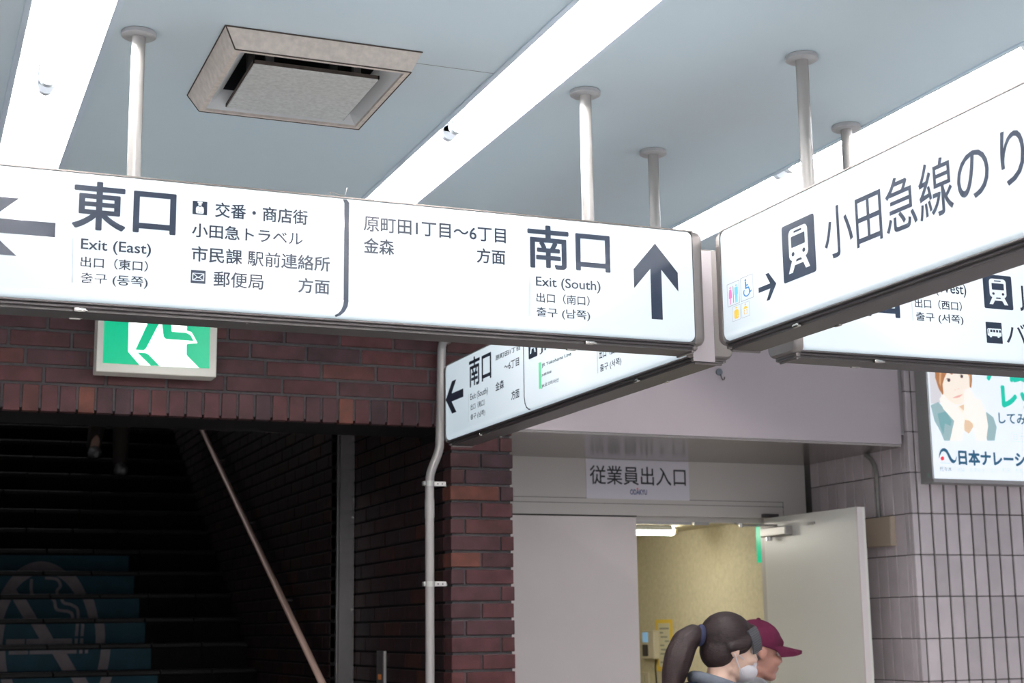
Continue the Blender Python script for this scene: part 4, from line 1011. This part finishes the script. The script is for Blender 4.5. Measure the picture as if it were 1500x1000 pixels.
        # ribbed clip over the fringe
        path = [(.040, -.079, .078), (.055, -.076, .060), (.068, -.070, .040), (.079, -.061, .020), (.087, -.050, .002)]
        rings = []; mid = []
        for x, y, z in path:
            n = V((.45, -1, .25)).normalized(); c = hp(x, y, z); wv = HR @ V((.017, .006, .012)); tv = HR @ n*.004
            rings.append([M @ q for q in (c-wv-tv, c+wv-tv, c+wv+tv, c-wv+tv)])
        mbx = MB(); mbx.rings(rings); cl = mbx.build('hair_clip', cols['clip'], hair)
        mbx = MB()
        for k in range(12):
            q = k/11*3.98; i0 = int(q); f = q-i0; P0, P1_ = V(path[i0]), V(path[min(i0+1, 4)]); c3 = P0.lerp(P1_, f)
            n = HR @ V((.45, -1, .25)).normalized(); c = hp(*c3)+n*.0042; wv = HR @ V((.0155, .0055, .011)); mbx.tube([M @ (c-wv), M @ (c+wv)], .0018*s, 6)
        mbx.build('clip_rib', cols['rib'], cl)
    if mask:
        t = bmesh.new(); ell(t, hp(.052, 0, -.072), (.062, .060, .042), HR); hull(t, [hp(.104, 0, -.040), hp(.098, 0, -.090)], (.010, .012))
        mk = blob('face_mask', t, cols['mask'], p, .005*s, 4, M, [(HM @ V((.022, 0, 0)), HR @ V((-1, 0, .25)))])
        mbx = MB()
        for y in (1, -1):
            mbx.tube([M @ hp(*q) for q in ((.03, y*.066, -.035), (.0, y*.078, -.02), (-.018, y*.087, .0))], .0022*s, 6); mbx.tube([M @ hp(*q) for q in ((.03, y*.062, -.085), (.0, y*.078, -.05), (-.018, y*.087, -.02))], .0022*s, 6)
        mbx.build('ear_loop', cols['mask'], mk, True)
    if cap:
        t = bmesh.new(); ell(t, hp(-.008, 0, .040), (.108, .089, .094), HR); hull(t, [hp(.075, .03, .045), hp(.075, -.03, .045), hp(.04, 0, .10)], (.025, .025, .02))
        cp = blob('cap', t, cols['cap'], p, .005*s, 4, M, [(HM @ V((0, 0, .020)), HR @ V((-.18, 0, -1)))])
        mbx = MB(); up, lo = [], []
        for k in range(15):
            v = -1+2*k/14; a = v*1.15; bx_, by_ = .086*math.cos(a)+.008, .082*math.sin(a); ln = .100*(1-v**4*.9)**.5
            row = []
            for q in (0, .33, .66, 1): row.append((bx_+ln*q, by_*(1-.05*q), .030-.010*q-.022*v*v*q-.010*v*v+.002))
            up.append([M @ hp(x, y, z+.005) for x, y, z in row]); lo.append([M @ hp(x, y, z-.004) for x, y, z in row])
        rings = [u+l[::-1] for u, l in zip(up, lo)]
        mbx.rings(rings); mbx.build('cap_brim', cols['cap'], cp, True)
        mbx = MB(); tt = bmesh.new(); ell(tt, hp(-.006, 0, .134), (.009, .009, .005), HR); tt.transform(M); mbx.add(tt); mbx.build('cap_button', cols['cap'], cp, True)
        tt = bmesh.new(); ell(tt, hp(.098, 0, .062), (.006, .017, .013), HR @ Matrix.Rotation(-.5, 3, 'Y')); tt.transform(M); MB().add(tt).build('cap_patch', cols['patch'], cp, True)
    return p

SK = mat('skin_light', (.60, .40, .31), .5, noise=.08, nscale=30); SK2 = mat('skin_ruddy', (.42, .20, .15), .5, noise=.12, nscale=30)
HAIR = mat('hair_brown', (.024, .0135, .014), .55, spec=.25, noise=.5, nscale=60); HAIRG = mat('hair_grey', (.16, .15, .15), .5)
def strands(m):
    nt = m.node_tree; b = nt.nodes['Principled BSDF']; tc = nt.nodes.new('ShaderNodeTexCoord'); mp = nt.nodes.new('ShaderNodeMapping')
    mp.inputs['Scale'].default_value = (9, 150, 150); n = nt.nodes.new('ShaderNodeTexNoise'); n.inputs['Scale'].default_value = 1.6; n.inputs['Detail'].default_value = 4
    nt.links.new(tc.outputs['Object'], mp.inputs['Vector']); nt.links.new(mp.outputs['Vector'], n.inputs['Vector'])
    bp = nt.nodes.new('ShaderNodeBump'); bp.inputs['Strength'].default_value = .45; bp.inputs['Distance'].default_value = .004
    nt.links.new(n.outputs['Fac'], bp.inputs['Height']); nt.links.new(bp.outputs['Normal'], b.inputs['Normal'])
strands(HAIR)
EYE = mat('eye_white', (.7, .68, .65), .2); NAVY = mat('jacket_navy', (.008, .013, .026), .9, spec=.1, noise=.2, nscale=30); GREYH = mat('hood_grey', (.085, .095, .115), .95, spec=.1, noise=.15, nscale=60)
BLK = mat('cloth_black', (.012, .012, .014), .85); WHT = mat('mask_white', (.52, .50, .53), .8); MAROON = mat('cap_maroon', (.085, .007, .030), .8, spec=.2, noise=.15, nscale=80)
GREYC = mat('cloth_grey', (.22, .22, .23), .85); DK = mat('jacket_charcoal', (.03, .032, .04), .85); BAND = mat('band_navy', (.012, .016, .05), .8)
CLIP = mat('clip_grey', (.07, .072, .08), .5); RIB = mat('clip_rib', (.035, .036, .04), .5); SHOE = mat('shoe_white', (.3, .3, .31), .6); SHOED = mat('shoe_dark', (.03, .03, .03), .6)
DKT = mat('trousers_dark', (.02, .02, .025), .9); BRN = mat('trousers_brown', (.05, .04, .035), .9)

hd = onY(1066, 936, 4.72); man_ = onY(1108, 948, 5.2)
H1 = hd.z-.033+.118+.036
person('dark haired person with ponytail, face mask and navy jacket walking right past the staff door', (hd.x-.028, 4.72, 0), R_(-6), H1,
       [(.26, 0), (-.26, .02)], dict(skin=SK, top=NAVY, hood=GREYH, legs=DKT, shoe=SHOE, eyew=EYE, hair=HAIR, band=BAND, clip=CLIP, rib=RIB, mask=WHT), woman=True, mask=True, ponytail=True, pitch=.16)
H2 = man_.z-.035+.118+.045
person('person in maroon baseball cap walking right, just behind the ponytailed walker', (man_.x-.03, 5.2, 0), R_(-6), H2,
       [(-.24, .02), (.24, 0)], dict(skin=SK2, top=DK, collar=GREYC, legs=BRN, shoe=SHOED, eyew=EYE, hair=HAIRG, cap=MAROON, patch=WHT), cap=True, pitch=.12)
zf = ZN+9*RISE
person('person in dark clothes coming down the stairs, only the legs showing', (1.44, YN+9*RUN+.12, zf), R_(-90), 1.68,
       [(.0, .0), (-.24, RISE)], dict(skin=SK, top=DK, collar=BLK, legs=BRN, shoe=SHOE, eyew=EYE, hair=HAIR), pitch=.1, voxel=.009)
